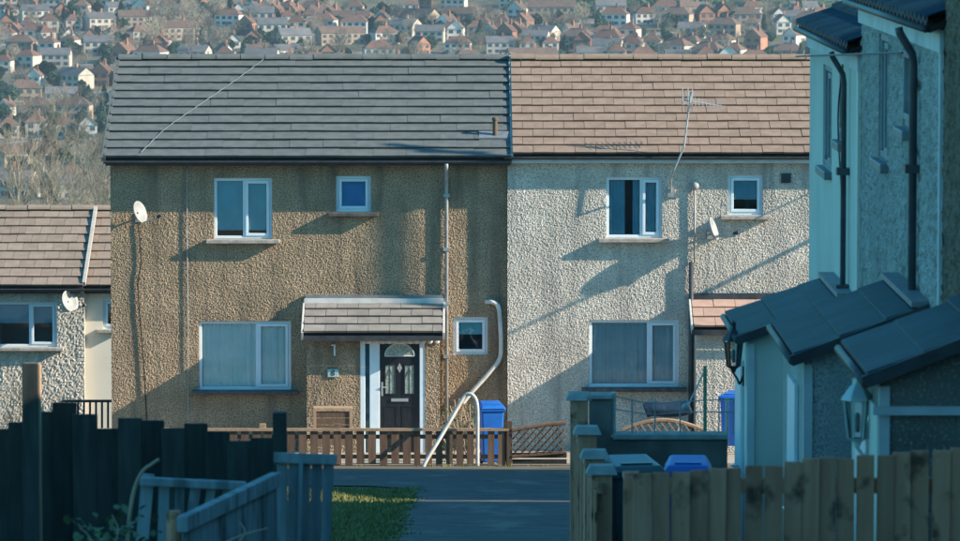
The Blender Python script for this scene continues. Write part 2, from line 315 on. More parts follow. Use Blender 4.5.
# a tile: slab with its front lip thicker, shared mesh per material
TILES = {}
def tile_mesh(m, w, l, t=.035):
    k = (m, round(w, 3), round(l, 3))
    if k not in TILES:
        b = MB(); g = .0012 if m == 'tile_grey' else .0035
        b.hexa([(g, t*.7, -.012), (w-g, t*.7, -.012), (w-g, l, -t*.4), (g, l, -t*.4), (g, 0, t), (w-g, 0, t), (w-g, l, t*.25), (g, l, t*.25)])
        TILES[k] = b.mesh('tile', m)
    return TILES[k]
def tile_roof(parent, m, eave0, uvec, svec, length, slope, nc, tw, stagger=.5, jit=.004, lap=.10, left_half=True, t=.035):
    """courses of tiles from the eave up; eave0 corner, uvec along eave, svec up the slope"""
    u = Vector(uvec).normalized(); s = Vector(svec).normalized(); n = u.cross(s); ex = slope/nc
    for c in range(nc):
        x = -tw*stagger*(c % 2) if stagger else 0.0
        while x < length-.02:
            a = max(x, 0); b = min(x+tw, length)
            if b-a > .03:
                me = tile_mesh(m, b-a, ex+lap, t)
                p = Vector(eave0)+u*a+s*(c*ex)+n*(.018+random.uniform(-jit, jit))
                rot = Matrix((u, s, n)).transposed().to_4x4()
                tilt = Matrix.Rotation(random.uniform(-.006, .006), 4, 'Y') @ Matrix.Rotation(-.02+random.uniform(-.006, .006), 4, 'X')
                add('tile', me, parent, Matrix.Translation(p) @ rot @ tilt)
            x += tw
def ridge(parent, a, b, m, pitch=.46, r=.12):
    a = Vector(a); b = Vector(b); d = (b-a).normalized(); side = d.cross(Vector((0, 0, 1))); L = (b-a).length; n = int(L/pitch); st = L/n
    me = MB(); k = 9
    for e, rr in ((0, r), (st-.012, r*.96)):
        me.v += [(e, rr*1.15*math.cos(math.pi*j/(k-1)), rr*.8*math.sin(math.pi*j/(k-1))) for j in range(k)]
    for e, rr in ((0, r*.75), (st-.012, r*.75)):
        me.v += [(e, rr*math.cos(math.pi*j/(k-1)), rr*.8*math.sin(math.pi*j/(k-1))-.02) for j in range(k)]
    me.f = [(j, j+1, k+j+1, k+j) for j in range(k-1)]+[(j, 2*k+j, 2*k+j+1, j+1) for j in range(k-1)]+[(k+j, k+j+1, 3*k+j+1, 3*k+j) for j in range(k-1)]
    mesh = me.mesh('ridge_tile', m)
    for i in range(n):
        mw = Matrix((d, side, Vector((0, 0, 1)))).transposed().to_4x4()
        add('ridge_tile', mesh, parent, Matrix.Translation(a+d*(i*st)+Vector((0, 0, random.uniform(-.008, .008)))) @ mw)
# ------------------------------------------------------------------ the pair of houses across the path
PT = math.tan(math.radians(22.5)); CS = math.cos(math.radians(22.5)); SN = math.sin(math.radians(22.5))
G0 = gz(90)
YL, YR = 90.0, 89.82                                  # facade planes
HD = 3.6                                             # half depth
def frame_y(Y): return Fr((0, Y, 0), (1, 0, 0), (0, -1, 0))
def rect(x0, x1, y0, y1, Y): p = P(x0, y1, Y); q = P(x1, y0, Y); return (p.x, q.x, p.z, q.z)
def main_house(name, label, xl, xr, Y, eave_y, over, wallm, holes, tilem, tw, stagger, fasc, left_open=True):
    zE = Z(eave_y, Y-over, (xl+xr)/2); h = thing(name, label, 'house', ((xl+xr)/2, Y, G0))
    F = frame_y(Y); zW = zE+over*PT-.06
    facade(F, xl, xr, G0-1.2, zW, holes, wallm, h, 'wall', .0155, .0034)
    m = MB(); B = Y+2*HD
    m.poly([(xl, Y, G0-1.2), (xl, Y, zW), (xl, Y+HD, zW+HD*PT), (xl, B, zW), (xl, B, G0-1.2)]).poly([(xr, B, G0-1.2), (xr, B, zW), (xr, Y+HD, zW+HD*PT), (xr, Y, zW), (xr, Y, G0-1.2)])
    m.poly([(xl, B, G0-1.2), (xl, B, zW), (xr, B, zW), (xr, B, G0-1.2)]); m.build('side_wall', wallm, h)
    m = MB(); zf = (G0+zW)/2
    m.box(WF, xl+.02, xr-.02, zf-.12, zf, Y+.2, B-.1).box(WF, xl+.02, xr-.02, zW-.1, zW-.05, Y+.15, B-.1).box(WF, xl+.02, xr-.02, G0-.2, G0, Y+.2, B-.1).box(WF, xl+.02, xr-.02, G0, zW-.1, Y+2.6, Y+2.7)
    m.build('inside', 'plaster', h)
    return h, zE, F, zW
def roof_pair(h, xl, xr, Y, zE, over, m, tw, stagger, nc=12, t=.035):
    zr = zE+(HD+over)*PT; rf = MB()
    rf.hexa([(xl, Y-over+.04, zE-.05), (xr, Y-over+.04, zE-.05), (xr, Y+HD, zr-.05), (xl, Y+HD, zr-.05), (xl, Y-over+.04, zE-.015), (xr, Y-over+.04, zE-.015), (xr, Y+HD, zr-.015), (xl, Y+HD, zr-.015)])
    rf.hexa([(xl, Y+HD, zr-.05), (xr, Y+HD, zr-.05), (xr, Y+2*HD+over, zE-.05), (xl, Y+2*HD+over, zE-.05), (xl, Y+HD, zr), (xr, Y+HD, zr), (xr, Y+2*HD+over, zE), (xl, Y+2*HD+over, zE)])
    r = rf.build('roof', 'under', h)
    tile_roof(r, m, (xl, Y-over, zE), (1, 0, 0), (0, CS, SN), xr-xl, (HD+over)/CS-.05, nc, tw, stagger, t=t)
    ridge(r, (xl, Y+HD, zr+.03), (xr, Y+HD, zr+.03), m)
    return r
# left, brown house
W = {'W1': rect(214, 272, 178, 239, YL), 'W2': rect(336, 371, 176, 212, YL), 'W3': rect(199, 291, 321, 390, YL), 'W4': rect(453, 488, 317, 355, YL)}
xl, xm, xr = X(111, YL), X(507, YL), X(965, YR)
hL, zEL, FL, zWL = main_house('brown_house', 'brown pebbledashed house with dark grey tiled roof and black front door', xl, xm, YL, 159, .42, 'dash_brown', list(W.values()), 0, 0, 0, 0)
rL = roof_pair(hL, X(105, YL-.42), X(511.5, YL-.4), YL, zEL, .42, 'tile_grey', .62, .5, t=.055)
window(FL, *W['W1'], hL, .52, 'blind', 'blind_sky', smat='sill', tuck=.12)
window(FL, *W['W2'], hL, None, 'blind', 'blind_blue', smat='sill_dark')  # dark sill colour holds the shade this sill sits in
window(FL, *W['W3'], hL, .63, 'folds', 'blind', smat='sill_dark')
window(FL, *W['W4'], hL, None, 'blind', 'blind_sky', sill=False, tuck=.5)
# right, grey house
V = {'W5': rect(606, 662, 177, 238, YR), 'W6': rect(728, 763, 175, 215, YR), 'W7': rect(589, 679, 320, 387, YR)}
hR, zER, FR, zWR = main_house('grey_house', 'pale grey pebbledashed house with brown tiled roof and television aerial', X(507.5, YR), xr, YR, 155, .25, 'dash_grey', list(V.values()), 0, 0, 0, 0)
rR = roof_pair(hR, X(512.5, YR-.25), xr+.1, YR, zER, .25, 'tile_brown', .385, .5, t=.04)
window(FR, *V['W5'], hR, .63, 'folds', 'curtain_dark', cspan=((0, .34), (.48, 1)))
window(FR, *V['W6'], hR, None, 'blind', 'curtain_dark', tuck=.35)
window(FR, *V['W7'], hR, .66, 'folds', 'curtain', smat='sill_dark')
# eaves: gutters, fascias, verge mortar, downpipes
def eaves(h, x0, x1, Y, over, zE, fm, drop=.15):
    MB().box(WF, x0, x1, zE-drop-.03, zE-.03, Y-over+.07, Y-over+.10).build('fascia', fm, h)
    MB().box(WF, x0, x1, zE-drop-.03, zE-drop, Y-over+.10, Y-.004).build('soffit', fm, h)
    g = MB(); k = 7; r = .055
    for x in (x0-.03, x1+.03):
        g.v += [(x, Y-over+.01-r*math.cos(math.pi*j/(k-1)), zE-.035-r*math.sin(math.pi*j/(k-1))) for j in range(k)]
        g.v += [(x, Y-over+.01-.8*r*math.cos(math.pi*j/(k-1)), zE-.035-.8*r*math.sin(math.pi*j/(k-1))) for j in range(k)]
    g.f = [(j, j+1, 2*k+j+1, 2*k+j) for j in range(k-1)]+[(k+j, 3*k+j, 3*k+j+1, k+j+1) for j in range(k-1)]+[(0, 2*k, 3*k, k), (k-1, 2*k-1, 4*k-1, 3*k-1)]
    g.build('gutter', 'gutter', h, smooth=True)
eaves(hL, X(106, YL-.42), X(510, YL-.42), YL, .42, zEL, 'gutter', .10)
eaves(hR, X(506, YR-.25), xr, YR, .25, zER, 'fascia', .13)
MB().beam((X(104.5, YL-.4), YL-.44, zEL+.0), (X(104.5, YL-.4), YL+HD, zEL+(HD+.44)*PT+.01), .07, .09).build('verge', 'tile_grey', rL)
MB().beam((X(512, YL-.4)+.0, YL-.42, zEL+.04), (X(512, YL-.4), YL+HD, zEL+(HD+.44)*PT+.05), .05, .08).build('verge', 'mortar', rL)
def pipe(parent, pts, r, m, name='downpipe', clips=True):
    o = MB().tube(pts, r, 10).build(name, m, parent, smooth=True)
    return o
px_ = X(446.5, YL)
dp = pipe(hL, [(px_, YL-.44, zEL-.09), (px_, YL-.40, zEL-.16), (px_, YL-.10, zEL-.42), (px_, YL-.06, zEL-.50), (px_, YL-.06, G0+.3)], .036, 'pipe_pale')
for z in (zEL-.7, zEL-1.7, zEL-2.7, zEL-3.7): MB().box(WF, px_-.06, px_+.06, z-.03, z+.03, YL-.105, YL+.0).build('pipe_clip', 'pipe_pale', dp)
# white waste pipe: elbow from the wall, down, then diagonal to the ground drain
wp = curve_pts([P(486, 302, YL-.02), P(492, 302, YL-.09), P(498, 306, YL-.09), P(500, 320, YL-.09), P(501, 345, YL-.09), P(499, 360, YL-.09), P(488, 374, YL-.09), P(470, 394, YL-.09), P(462, 404, YL-.09)], 5)
MB().tube(wp, .042, 10).build('waste_pipe', 'upvc_old', hL, smooth=True)
MB().tube([P(187, 168, YL-.03), P(187, 240, YL-.03), P(188, 318, YL-.03), P(188, 420, YL-.03)], .010, 6).build('cable', 'pipe_pale', hL)
MB().tube(curve_pts([P(138, 222, YL-.03), P(141, 260, YL-.03), P(138, 285, YL-.03), P(141, 330, YL-.03), P(144, 370, YL-.03), P(147, 425, YL-.03)], 5), .012, 6).build('cable', 'black', hL)
# cable lying over the grey roof
def roofpt(h_zE, Y, over, x, y):                      # point on the front roof slope seen at pixel
    d = P(x, y, 1.0); A = h_zE-(Y-over)*PT           # z = A + Yd*PT
    D = A/(d.z-PT); return d*D+Vector((0, -.02, .07))
MB().tube(curve_pts([roofpt(zEL, YL, .42, *q) for q in ((141, 156), (166, 132), (200, 108), (235, 84), (266, 61))], 6), .006, 6).build('roof_cable', 'pipe_blue', rL)
vp = roofpt(zEL, YL, .42, 495, 138)
v = MB().lathe(vp-Vector((0, 0, .1)), [(.045, 0), (.045, .36), (.058, .36), (.058, .40), (.04, .42)], 12).build('vent_pipe', 'wood_brown', rL, smooth=False)
MB().hexa([vp+Vector(q) for q in ((-.3, -.16, -.12), (.3, -.16, -.12), (.3, .16, .01), (-.3, .16, .01), (-.3, -.16, -.07), (.3, -.16, -.07), (.3, .16, .055), (-.3, .16, .055))]).build('flashing', 'lead', v)
# satellite dishes (things of their own, screwed to the walls)
def sat_dish(label, x, y, Y, yaw, r=.25, m='dish', arm=.35):
    c = P(x, y, Y); d = thing('satellite_dish', label, 'satellite dish', c, None)
    a = Vector((math.sin(yaw), -math.cos(yaw), .35)).normalized()
    prof = [(r*.02, -.085), (r*.5, -.07), (r*.85, -.028), (r, 0), (r, .012), (r*.84, -.014), (r*.5, -.055), (r*.02, -.07)]
    MB().lathe(c, prof, 24, a).build('reflector', m, d, smooth=True)
    rt = Vector((a.y, -a.x, 0)).normalized(); up = rt.cross(a); up = up if up.z > 0 else -up
    f = c+a*.36-up*.20
    MB().tube([c-up*r*.96, f-up*.02], .012, 6).build('feed_arm', 'steel', d); MB().tube([f-a*.04, f+a*.05], .03, 8).build('receiver', 'black', d)
    w = Vector((c.x-.04, Y+arm-.03, c.z-.12))
    MB().tube([c-a*.06, w+Vector((0, -.14, .06)), w], .018, 6).build('bracket', 'black', d); MB().box(WF, w.x-.07, w.x+.07, w.z-.09, w.z+.09, w.y-.01, w.y+.025).build('wall_plate', 'steel', d)
sat_dish('white oval satellite dish on the corner of the brown pebbledashed house', 140, 212, YL-.33, 1.1, .21)
sat_dish('white satellite dish on the grey pebbledashed house beside its soil pipe', 714, 229, YR-.36, 1.32, .23)
# ------------------------------------------------------------------ porch of the brown house (part of it)
YP = 89.12
pl, pr = X(306.5, YP), X(439.6, YP); zPt = Z(341, YP, 380)
dl, dr = X(360, YP), X(425, YP); zDb = G0+.05
FP = frame_y(YP)
po = facade(FP, pl, pr, G0-.6, zPt+.25, [(dl, dr, G0-.55, zPt)], 'dash_brown', hL, 'porch', .0155, .0034, reveal=.05)
m = MB(); ze = Z(334, 88.82, 375); zt = Z(303.5, YL-.02, 375)
for xx in (pl, pr): m.poly([(xx, YP, G0-.6), (xx, YP, ze+.08), (xx, YL, zt-.05), (xx, YL, G0-.6)])
m.build('porch_side_wall', 'dash_brown', hL)
ex0, ex1 = X(303.5, 88.85), X(442.5, 88.85); e0 = Vector((ex0, 88.82, ze)); tp = Vector((ex0, YL-.02, zt)); sv = tp-e0
pr_ = MB().hexa([e0-Vector((0, -.03, .05)), (ex1, 88.85, ze-.05), (ex1, YL, zt-.05), (ex0, YL, zt-.05), e0-Vector((0, -.03, .02)), (ex1, 88.85, ze-.02), (ex1, YL, zt-.02), (ex0, YL, zt-.02)]).build('porch_roof', 'under', hL)
tile_roof(pr_, 'tile_porch', e0, (1, 0, 0), sv, ex1-ex0, sv.length, 4, .395, .5, t=.05)
MB().box(WF, ex0-.02, ex1+.02, zt+.01, zt+.10, YL-.13, YL-.01).build('flashing', 'white_flash', pr_)
MB().box(WF, ex0, ex1+.02, zt+.10, zt+.16, YL-.08, YL-.012).build('lead_strip', 'lead', pr_)
for xx in (ex0-.025, ex1+.025): MB().beam(Vector((xx, 88.8, ze-.04)), Vector((xx, YL-.03, zt-.02)), .035, .15).build('barge_board', 'upvc_old', pr_)
MB().box(WF, ex0, ex1, ze-.125, ze-.035, 88.80, 88.84).build('gutter', 'gutter', pr_)
n = 22                                               # scalloped mortar fillets under the eave
for k in range(12):
    cx = dl+.05+(pr-dl-.1)*k/11; MB().lathe((cx, YP-.012, ze-.16), [(.055, 0), (.045, .02), (.02, .03)], 10, (0, -1, 0)).build('eave_filler', 'white_flash', pr_)
# door set
YD = YP+.04; FD = frame_y(YD)
D = lambda x: X(x, YD)
fr = MB(); fr.box(FD, D(360), D(365), zDb-.4, zPt, -.06, .03).box(FD, D(369.5), D(379.6), zDb-.4, zPt, -.06, .03).box(FD, D(419.5), D(425), zDb-.4, zPt, -.06, .03).box(FD, D(365), D(369.5), zPt-.05, zPt, -.06, .03).box(FD, D(379.6), D(419.5), zPt-.05, zPt, -.06, .03)
fr = fr.build('door_frame', 'upvc', hL, bevel=.008)
MB().box(FD, D(365), D(369.5), zDb, zPt-.05, -.05, -.04).build('side_light', 'glass', fr)
MB().box(FD, D(365)-.1, D(379), zDb-.3, zPt, -.20, -.19).build('side_curtain', 'curtain_dark', fr)
a, b = D(379.6)+.005, D(419.5)-.005; door = MB().box(FD, a, b, zDb, zPt-.055, -.055, -.01).build('front_door', 'door', hL, bevel=.004)
def dz(y): return Z(y, YD, 400)
arc = MB(); k = 16; cx, cz = D(399.5), dz(356); rx, rz = .27, .235
arc.poly([FD.p(cx+rx*math.cos(math.pi*j/k), cz+rz*math.sin(math.pi*j/k), -.004) for j in range(k+1)]); g1 = arc.build('fanlight', 'obscure', door)
MB().tube([FD.p(cx+rx*math.cos(math.pi*j/k), cz+rz*math.sin(math.pi*j/k), -.004) for j in range(k+1)], .014, 6).build('fanlight_frame', 'chrome', g1) if False else None
ar = MB().tube([FD.p(cx+rx*math.cos(math.pi*j/k), cz+rz*math.sin(math.pi*j/k), -.002) for j in range(k+1)]+[FD.p(cx-rx, cz, -.002), FD.p(cx+rx, cz, -.002)], .012, 6)
for an in (50, 90, 130): ar.tube([FD.p(cx, cz, 0), FD.p(cx+rx*math.cos(math.radians(an)), cz+rz*math.sin(math.radians(an)), 0)], .006, 5)
ar.build('leading', 'upvc_old', door)
for x0, x1 in ((385, 394.5), (404.5, 414)):
    u0, u1, w0, w1 = D(x0), D(x1), dz(394), dz(365)
    MB().box(FD, u0, u1, w0, w1, -.01, -.004).build('side_glass', 'obscure', door)
    q = MB()
    for u_ in (u0, u1): q.tube([FD.p(u_, w0, -.002), FD.p(u_, w1, -.002)], .010, 6)
    for w_ in (w0, w1): q.tube([FD.p(u0, w_, -.002), FD.p(u1, w_, -.002)], .010, 6)
    mu = (u0+u1)/2; q.tube([FD.p(mu, w0, 0), FD.p(mu, w1, 0)], .005, 5).tube([FD.p(u0, (w0+w1)/2, 0), FD.p(mu, w1-.06, 0), FD.p(u1, (w0+w1)/2, 0), FD.p(mu, w0+.06, 0), FD.p(u0, (w0+w1)/2, 0)], .005, 5)
    q.build('leading', 'black', door)
MB().poly([FD.p(cx, dz(363), -.003), FD.p(cx+.05, dz(368), -.003), FD.p(cx, dz(373), -.003), FD.p(cx-.05, dz(368), -.003)]).build('diamond_glass', 'dish', door)
MB().box(FD, D(391), D(408), dz(401.5), dz(398.5), -.01, .012).build('letter_plate', 'chrome', door, bevel=.004)
h_ = MB().box(FD, D(381), D(383), dz(396), dz(382), -.01, .008); h_.tube([FD.p(D(382), dz(387), .0), FD.p(D(382), dz(387), .05), FD.p(D(387), dz(387), .05)], .011, 8); h_.build('handle', 'chrome', door)
for x0, x1 in ((384, 397), (402, 415)):
    q = MB(); u0, u1, w0, w1 = D(x0), D(x1), zDb+.12, dz(406)
    for s in ((u0, u1, w1-.02, w1), (u0, u1, w0, w0+.02), (u0, u0+.02, w0+.02, w1-.02), (u1-.02, u1, w0+.02, w1-.02)): q.box(FD, *s, -.012, -.001)
    q.build('panel_mould', 'door', door)
MB().box(FP, D(358), D(427), G0-.5, zDb-.01, -.1, .3).build('door_step', 'sill', hL)
# number plaque and wall hook
s = P(333, 373, YP-.012); pq = MB().box(FP, s.x-.10, s.x+.10, s.z-.075, s.z+.075, .012, .03).build('number_plaque', 'sign', None, bevel=.006)
tag(pq, 'small teal plaque with the number 8 beside the black door', 'plaque')
tcu = bpy.data.curves.new('digit', 'FONT'); tcu.body = '8'; tcu.size = .15; tcu.align_x = 'CENTER'; tcu.align_y = 'CENTER'; tcu.extrude = .002
to = bpy.data.objects.new('digit_source', tcu); COL.objects.link(to); bpy.context.view_layer.update()
me = bpy.data.meshes.new_from_object(to.evaluated_get(bpy.context.evaluated_depsgraph_get())); bpy.data.objects.remove(to)
me.materials.clear(); me.materials.append(M['dark']); add('number', me, pq, Matrix.Translation((s.x, YP-.034, s.z)) @ Matrix.Rotation(math.pi/2, 4, 'X'))
hk = P(333, 350, YP-.02); w = MB().tube([hk+Vector((-.02, 0, .09)), hk+Vector((.03, -.05, .10)), hk+Vector((.03, -.05, -.02)), hk+Vector((.03, -.04, -.10))], .016, 6); w.build('hook_bar', 'upvc', hL)
# ------------------------------------------------------------------ porch of the grey house
YQ = 88.95; q0, q1 = X(696.5, YQ), X(850, YQ); ze2 = Z(328, 88.75, 740); zt2 = Z(300, YR-.02, 740)
facade(frame_y(YQ), q0, q1, G0-.6, ze2-.0, [], 'dash_grey', hR, 'porch', .0155, .0034)
m = MB()
for xx in (q0, q1): m.poly([(xx, YQ, G0-.6), (xx, YQ, ze2+.05), (xx, YR, zt2-.05), (xx, YR, G0-.6)])
m.build('porch_side_wall', 'dash_grey', hR)
e0 = Vector((X(694, 88.75), 88.75, ze2)); tp = Vector((e0.x, YR-.02, zt2)); sv = tp-e0; L2 = q1+.05-e0.x
pr2 = MB().hexa([e0-Vector((0, -.03, .05)), (e0.x+L2, 88.78, ze2-.05), (e0.x+L2, YR, zt2-.05), (e0.x, YR, zt2-.05), e0-Vector((0, -.03, .02)), (e0.x+L2, 88.78, ze2-.02), (e0.x+L2, YR, zt2-.02), (e0.x, YR, zt2-.02)]).build('porch_roof', 'under', hR)
tile_roof(pr2, 'tile_pink', e0, (1, 0, 0), sv, L2, sv.length, 3, .40, .5, t=.04)
MB().box(WF, e0.x-.03, e0.x+L2, zt2+.02, zt2+.13, YR-.07, YR-.01).build('flashing', 'pipe_dark', pr2)
MB().box(WF, e0.x-.04, e0.x+L2, ze2-.13, ze2-.035, 88.72, 88.76).build('gutter', 'gutter', pr2)
MB().beam(Vector((e0.x-.03, 88.74, ze2-.04)), Vector((e0.x-.03, YR-.03, zt2-.02)), .035, .14).build('barge_board', 'upvc_old', pr2)
x_ = X(691, YR); pipe(hR, [(x_, YR-.07, Z(262, YR)), (x_, YR-.07, G0+.2)], .045, 'pipe_dark', 'soil_pipe')
pipe(hR, [(x_+.06, YR-.05, Z(190, YR)), (x_+.06, YR-.05, Z(262, YR))], .02, 'pipe_pale', 'overflow_pipe')
c = P(695, 186, YR-.03); MB().lathe(c, [(.075, 0), (.075, .04), (.05, .07), (.015, .085)], 16, (0, -1, 0)).build('wall_light', 'dish', hR, smooth=True)
c = P(786, 178, YR); vt = MB().box(frame_y(YR), c.x-.09, c.x+.09, c.z-.09, c.z+.09, 0, .04).build('air_vent', 'pipe_dark', hR)
for k in range(4): MB().box(frame_y(YR), c.x-.075, c.x+.075, c.z-.07+.04*k, c.z-.05+.04*k, .04, .05).build('louvre', 'gutter', vt)
# television aerial on a bent mast
ae = thing('television_aerial', 'silver television aerial on a thin mast in front of the brown roof', 'aerial', P(671, 192, YR-.05))
m0 = P(671, 192, YR-.05); m1 = P(674, 170, YR-.42); m2 = P(684, 147, YR-.45); m3 = P(691, 92, YR-.45)
MB().tube([m0, P(671, 178, YR-.2), m1, m2, m3], .018, 8).build('mast', 'steel', ae)
MB().box(WF, m0.x-.06, m0.x+.06, m0.z-.1, m0.z+.1, YR-.06, YR+.0).build('wall_bracket', 'steel', ae)
a0, a1 = P(684, 100, YR-.45), P(721, 106, YR-.30)
MB().tube([a0, a1], .014, 6).build('boom', 'steel', ae)
for k in range(11):
    c = a0.lerp(a1, k/10); l_ = .09-.004*k; MB().tube([c-Vector((0, .13, l_)), c+Vector((0, .13, l_))], .006, 5).build('element', 'steel', ae)
for dx in (-.03, .07, .15):
    c = a0+Vector((dx, 0, 0)); MB().tube([c+Vector((0, 0, .22)), c+Vector((0, -.05, 0)), c-Vector((0, 0, .22))], .009, 5).build('reflector_rod', 'steel', ae)
# unseen rods added behind the terrace, shaped to cast the diagonal wall shadows
def cast(x, y, t): return P(x, y, YR)+Vector((t, -.24*t, .5*t))
for lb, pts, rr in (('unseen slanted rod added to cast a shadow on the grey house', ((503, 336, 7.9), (690, 250, 4.9)), .028), ('unseen stout slanted rod added to cast a shadow on the grey house', ((690, 300, 5.0), (815, 238, 3.4)), .04)):
    a_, b_ = (cast(*q) for q in pts); t_ = thing('shadow_rod', lb, 'aerial', (b_.x, YR, b_.z)); MB().tube([a_, b_], rr, 8).build('boom', 'steel', t_)
    MB().tube([b_, Vector((b_.x+.02, YR+.02, b_.z-.1))], .015, 6).build('bracket', 'steel', t_)
    for k in range(4): c = a_.lerp(b_, k/5); MB().tube([c-Vector((.18, 0, 0)), c+Vector((.18, 0, 0))], .006, 5).build('element', 'steel', t_)
# ------------------------------------------------------------------ fence, rail, bins before the houses
YF = 84.2
def picket(name, m, parent, x, z0, z1, y, w, t=.02, lean=0, pointed=False):
    b = MB(); dx = lean*(z1-z0)
    b.hexa([(x-w/2, y, z0), (x+w/2, y, z0), (x+w/2, y+t, z0), (x-w/2, y+t, z0), (x-w/2+dx, y, z1), (x+w/2+dx, y, z1+random.uniform(-.006, .006)), (x+w/2+dx, y+t, z1), (x-w/2+dx, y+t, z1)])
    return b.build(name, m, parent)
ff = thing('picket_fence', 'low brown picket fence in front of the brown house porch', 'fence', (X(320, YF), YF, gz(YF)))
zt_ = Z(431, YF, 320); zb_ = gz(YF)+.05
MB().box(WF, X(160, YF), X(509, YF), zt_, zt_+.045, YF-.03, YF+.06).build('top_rail', 'wood_tan', ff)
for zz in (zt_-.14, zb_+.12): MB().box(WF, X(160, YF), X(509, YF), zz, zz+.07, YF+.03, YF+.07).build('rail', 'wood_brown', ff)
x = 163.0
while x < 506:
    gap = 11.6 if x < 412 else 10.4
    if not (412 < x < 421 or 473 < x < 481): picket('picket', 'wood_brown', ff, X(x, YF), zb_+random.uniform(0, .03), zt_-.003, YF, .135 if x < 412 else .115, lean=random.uniform(-.01, .01))
    x += gap
for x in (165, 262, 337, 417, 506): picket('post', 'wood_brown' if x > 300 else 'wood_tan', ff, X(x, YF), zb_-.3, zt_+(.12 if x in (262, 337) else .05), YF+.02, .11, .1)
# second low fence along the side garden behind, lit caps
hrl = thing('handrail', 'white tubular handrail sloping down through the picket fence', 'handrail', P(423, 466, 83.6))
MB().tube(curve_pts([P(423, 471, 83.7), P(425, 463, 83.7), P(440, 438, 83.85), P(454, 414, 84.0), P(463.5, 397.5, 84.08), P(468, 394, 84.08), P(473, 395.5, 84.06), P(476.5, 402, 84.05), P(477.5, 415, 84.05), P(477.5, 440, 84.05), P(477.5, 468, 84.05)], 5), .034, 10).build('rail_tube', 'steel_white', hrl, smooth=True)
MB().lathe(P(477.5, 470, 84.05), [(.07, -.02), (.07, .03), (.05, .05)], 12).build('base_flange', 'steel_white', hrl)
MB().lathe(P(423, 472, 83.7), [(.07, -.02), (.07, .03), (.05, .05)], 12).build('base_flange', 'steel_white', hrl)
def bin_(label, loc, yaw, m, w=.46, h=1.0, group=None, lidm=None):
    b = thing('wheelie_bin', label, 'bin', loc, group)
    T = Matrix.Translation(loc) @ Matrix.Rotation(yaw, 4, 'Z')
    def V_(x, y, z): return T @ Vector((x, y, z))
    d = w*1.12; k = .82; body = MB()
    body.hexa([V_(-w/2*k, -d/2*k, .05), V_(w/2*k, -d/2*k, .05), V_(w/2*k, d/2*k-.03, .05), V_(-w/2*k, d/2*k-.03, .05), V_(-w/2, -d/2, h-.1), V_(w/2, -d/2, h-.1), V_(w/2, d/2, h-.1), V_(-w/2, d/2, h-.1)])
    body.build('body', m, b, bevel=.025)
    MB().hexa([V_(-w/2-.02, -d/2-.02, h-.15), V_(w/2+.02, -d/2-.02, h-.15), V_(w/2+.02, d/2+.02, h-.15), V_(-w/2-.02, d/2+.02, h-.15), V_(-w/2-.03, -d/2-.03, h-.10), V_(w/2+.03, -d/2-.03, h-.10), V_(w/2+.03, d/2+.03, h-.10), V_(-w/2-.03, d/2+.03, h-.10)]).build('rim', m, b, bevel=.012)
    lid = MB().hexa([V_(-w/2-.03, -d/2-.05, h-.095), V_(w/2+.03, -d/2-.05, h-.095), V_(w/2+.03, d/2+.05, h-.095), V_(-w/2-.03, d/2+.05, h-.095), V_(-w/2+.01, -d/2, h-.04), V_(w/2-.01, -d/2, h-.04), V_(w/2-.03, d/2, h+.01), V_(-w/2+.03, d/2, h+.01)]).build('lid', lidm or m, b, bevel=.02)
    MB().box(Fr(V_(0, 0, 0), T.to_3x3() @ Vector((1, 0, 0)), T.to_3x3() @ Vector((0, 1, 0))), -w*.32, w*.32, h-.055, h-.02, -d/2+.05, -d/2+.09).build('lid_rib', lidm or m, lid)
    MB().tube([V_(-w/2+.04, d/2+.08, h-.12), V_(w/2-.04, d/2+.08, h-.12)], .016, 8).build('handle', m, b)
    for s in (-1, 1):
        ax = T.to_3x3() @ Vector((s, 0, 0)); MB().lathe(V_(s*(w/2*k-.04), d/2*k-.02, .1), [(.10, 0), (.10, .045), (.06, .05)], 14, ax).build('wheel', 'black', b)
    return b
bl = P(491, 468, 84.95); bin_('bright blue wheelie bin between the picket fence and brown house', (bl.x, 84.95, gz(84.95)+.03), .15, 'blue_bin', .40, 1.10)
bp_ = P(735, 430, 87.8); bin_('blue wheelie bin standing against the grey house porch', (bp_.x, 87.8, Z(392, 87.8)-1.02), -.35, 'blue_bin', .44, 1.02)
# arch-topped trellis panels
def trellis(name, label, xa, xb, yt, yb, Y, dip, group=None, base=0):
    t = thing(name, label, 'trellis', P((xa+xb)/2, yb, Y), group); a, b = X(xa, Y), X(xb, Y); z1, z0 = Z(yt, Y), Z(yb, Y)
    top = lambda u: z1+dip*math.sin(math.pi*(u-a)/(b-a)) if dip > 0 else z1-dip*0+dip*(1-((u-a)/(b-a)))**1.5
    bot = (lambda u: z0) if dip > 0 else (lambda u: z0+dip*.6*(1-((u-a)/(b-a))))
    N = 14; us = [a+(b-a)*k/N for k in range(N+1)]
    MB().tube([(u, Y, top(u)) for u in us], .036, 6).build('top_rail', 'wood_tan' if dip > 0 else 'wood_brown', t)
    MB().tube([(u, Y, bot(u)) for u in us], .036, 6).build('bottom_rail', 'wood_brown', t)
    st = .125; u = a-(z1-z0)
    while u < b:
        for s in (1, -1):
            pts = []
            for k in range(13):
                uu = u+(z1-z0+abs(dip))*k/12; zz = (z0-abs(dip)*.6+(z1-z0+abs(dip)*1.6)*k/12) if s > 0 else (z1+abs(dip)-(z1-z0+abs(dip)*1.6)*k/12)
                if a <= uu <= b and bot(uu) <= zz <= top(uu): pts.append(Vector((uu, Y+.012*s, zz)))
            if len(pts) > 1: MB().beam(pts[0], pts[-1], .02, .045, (0, 1, 0)).build('lath', 'wood_brown' if dip < 0 else 'wood_tan', t)
        u += st
    return t
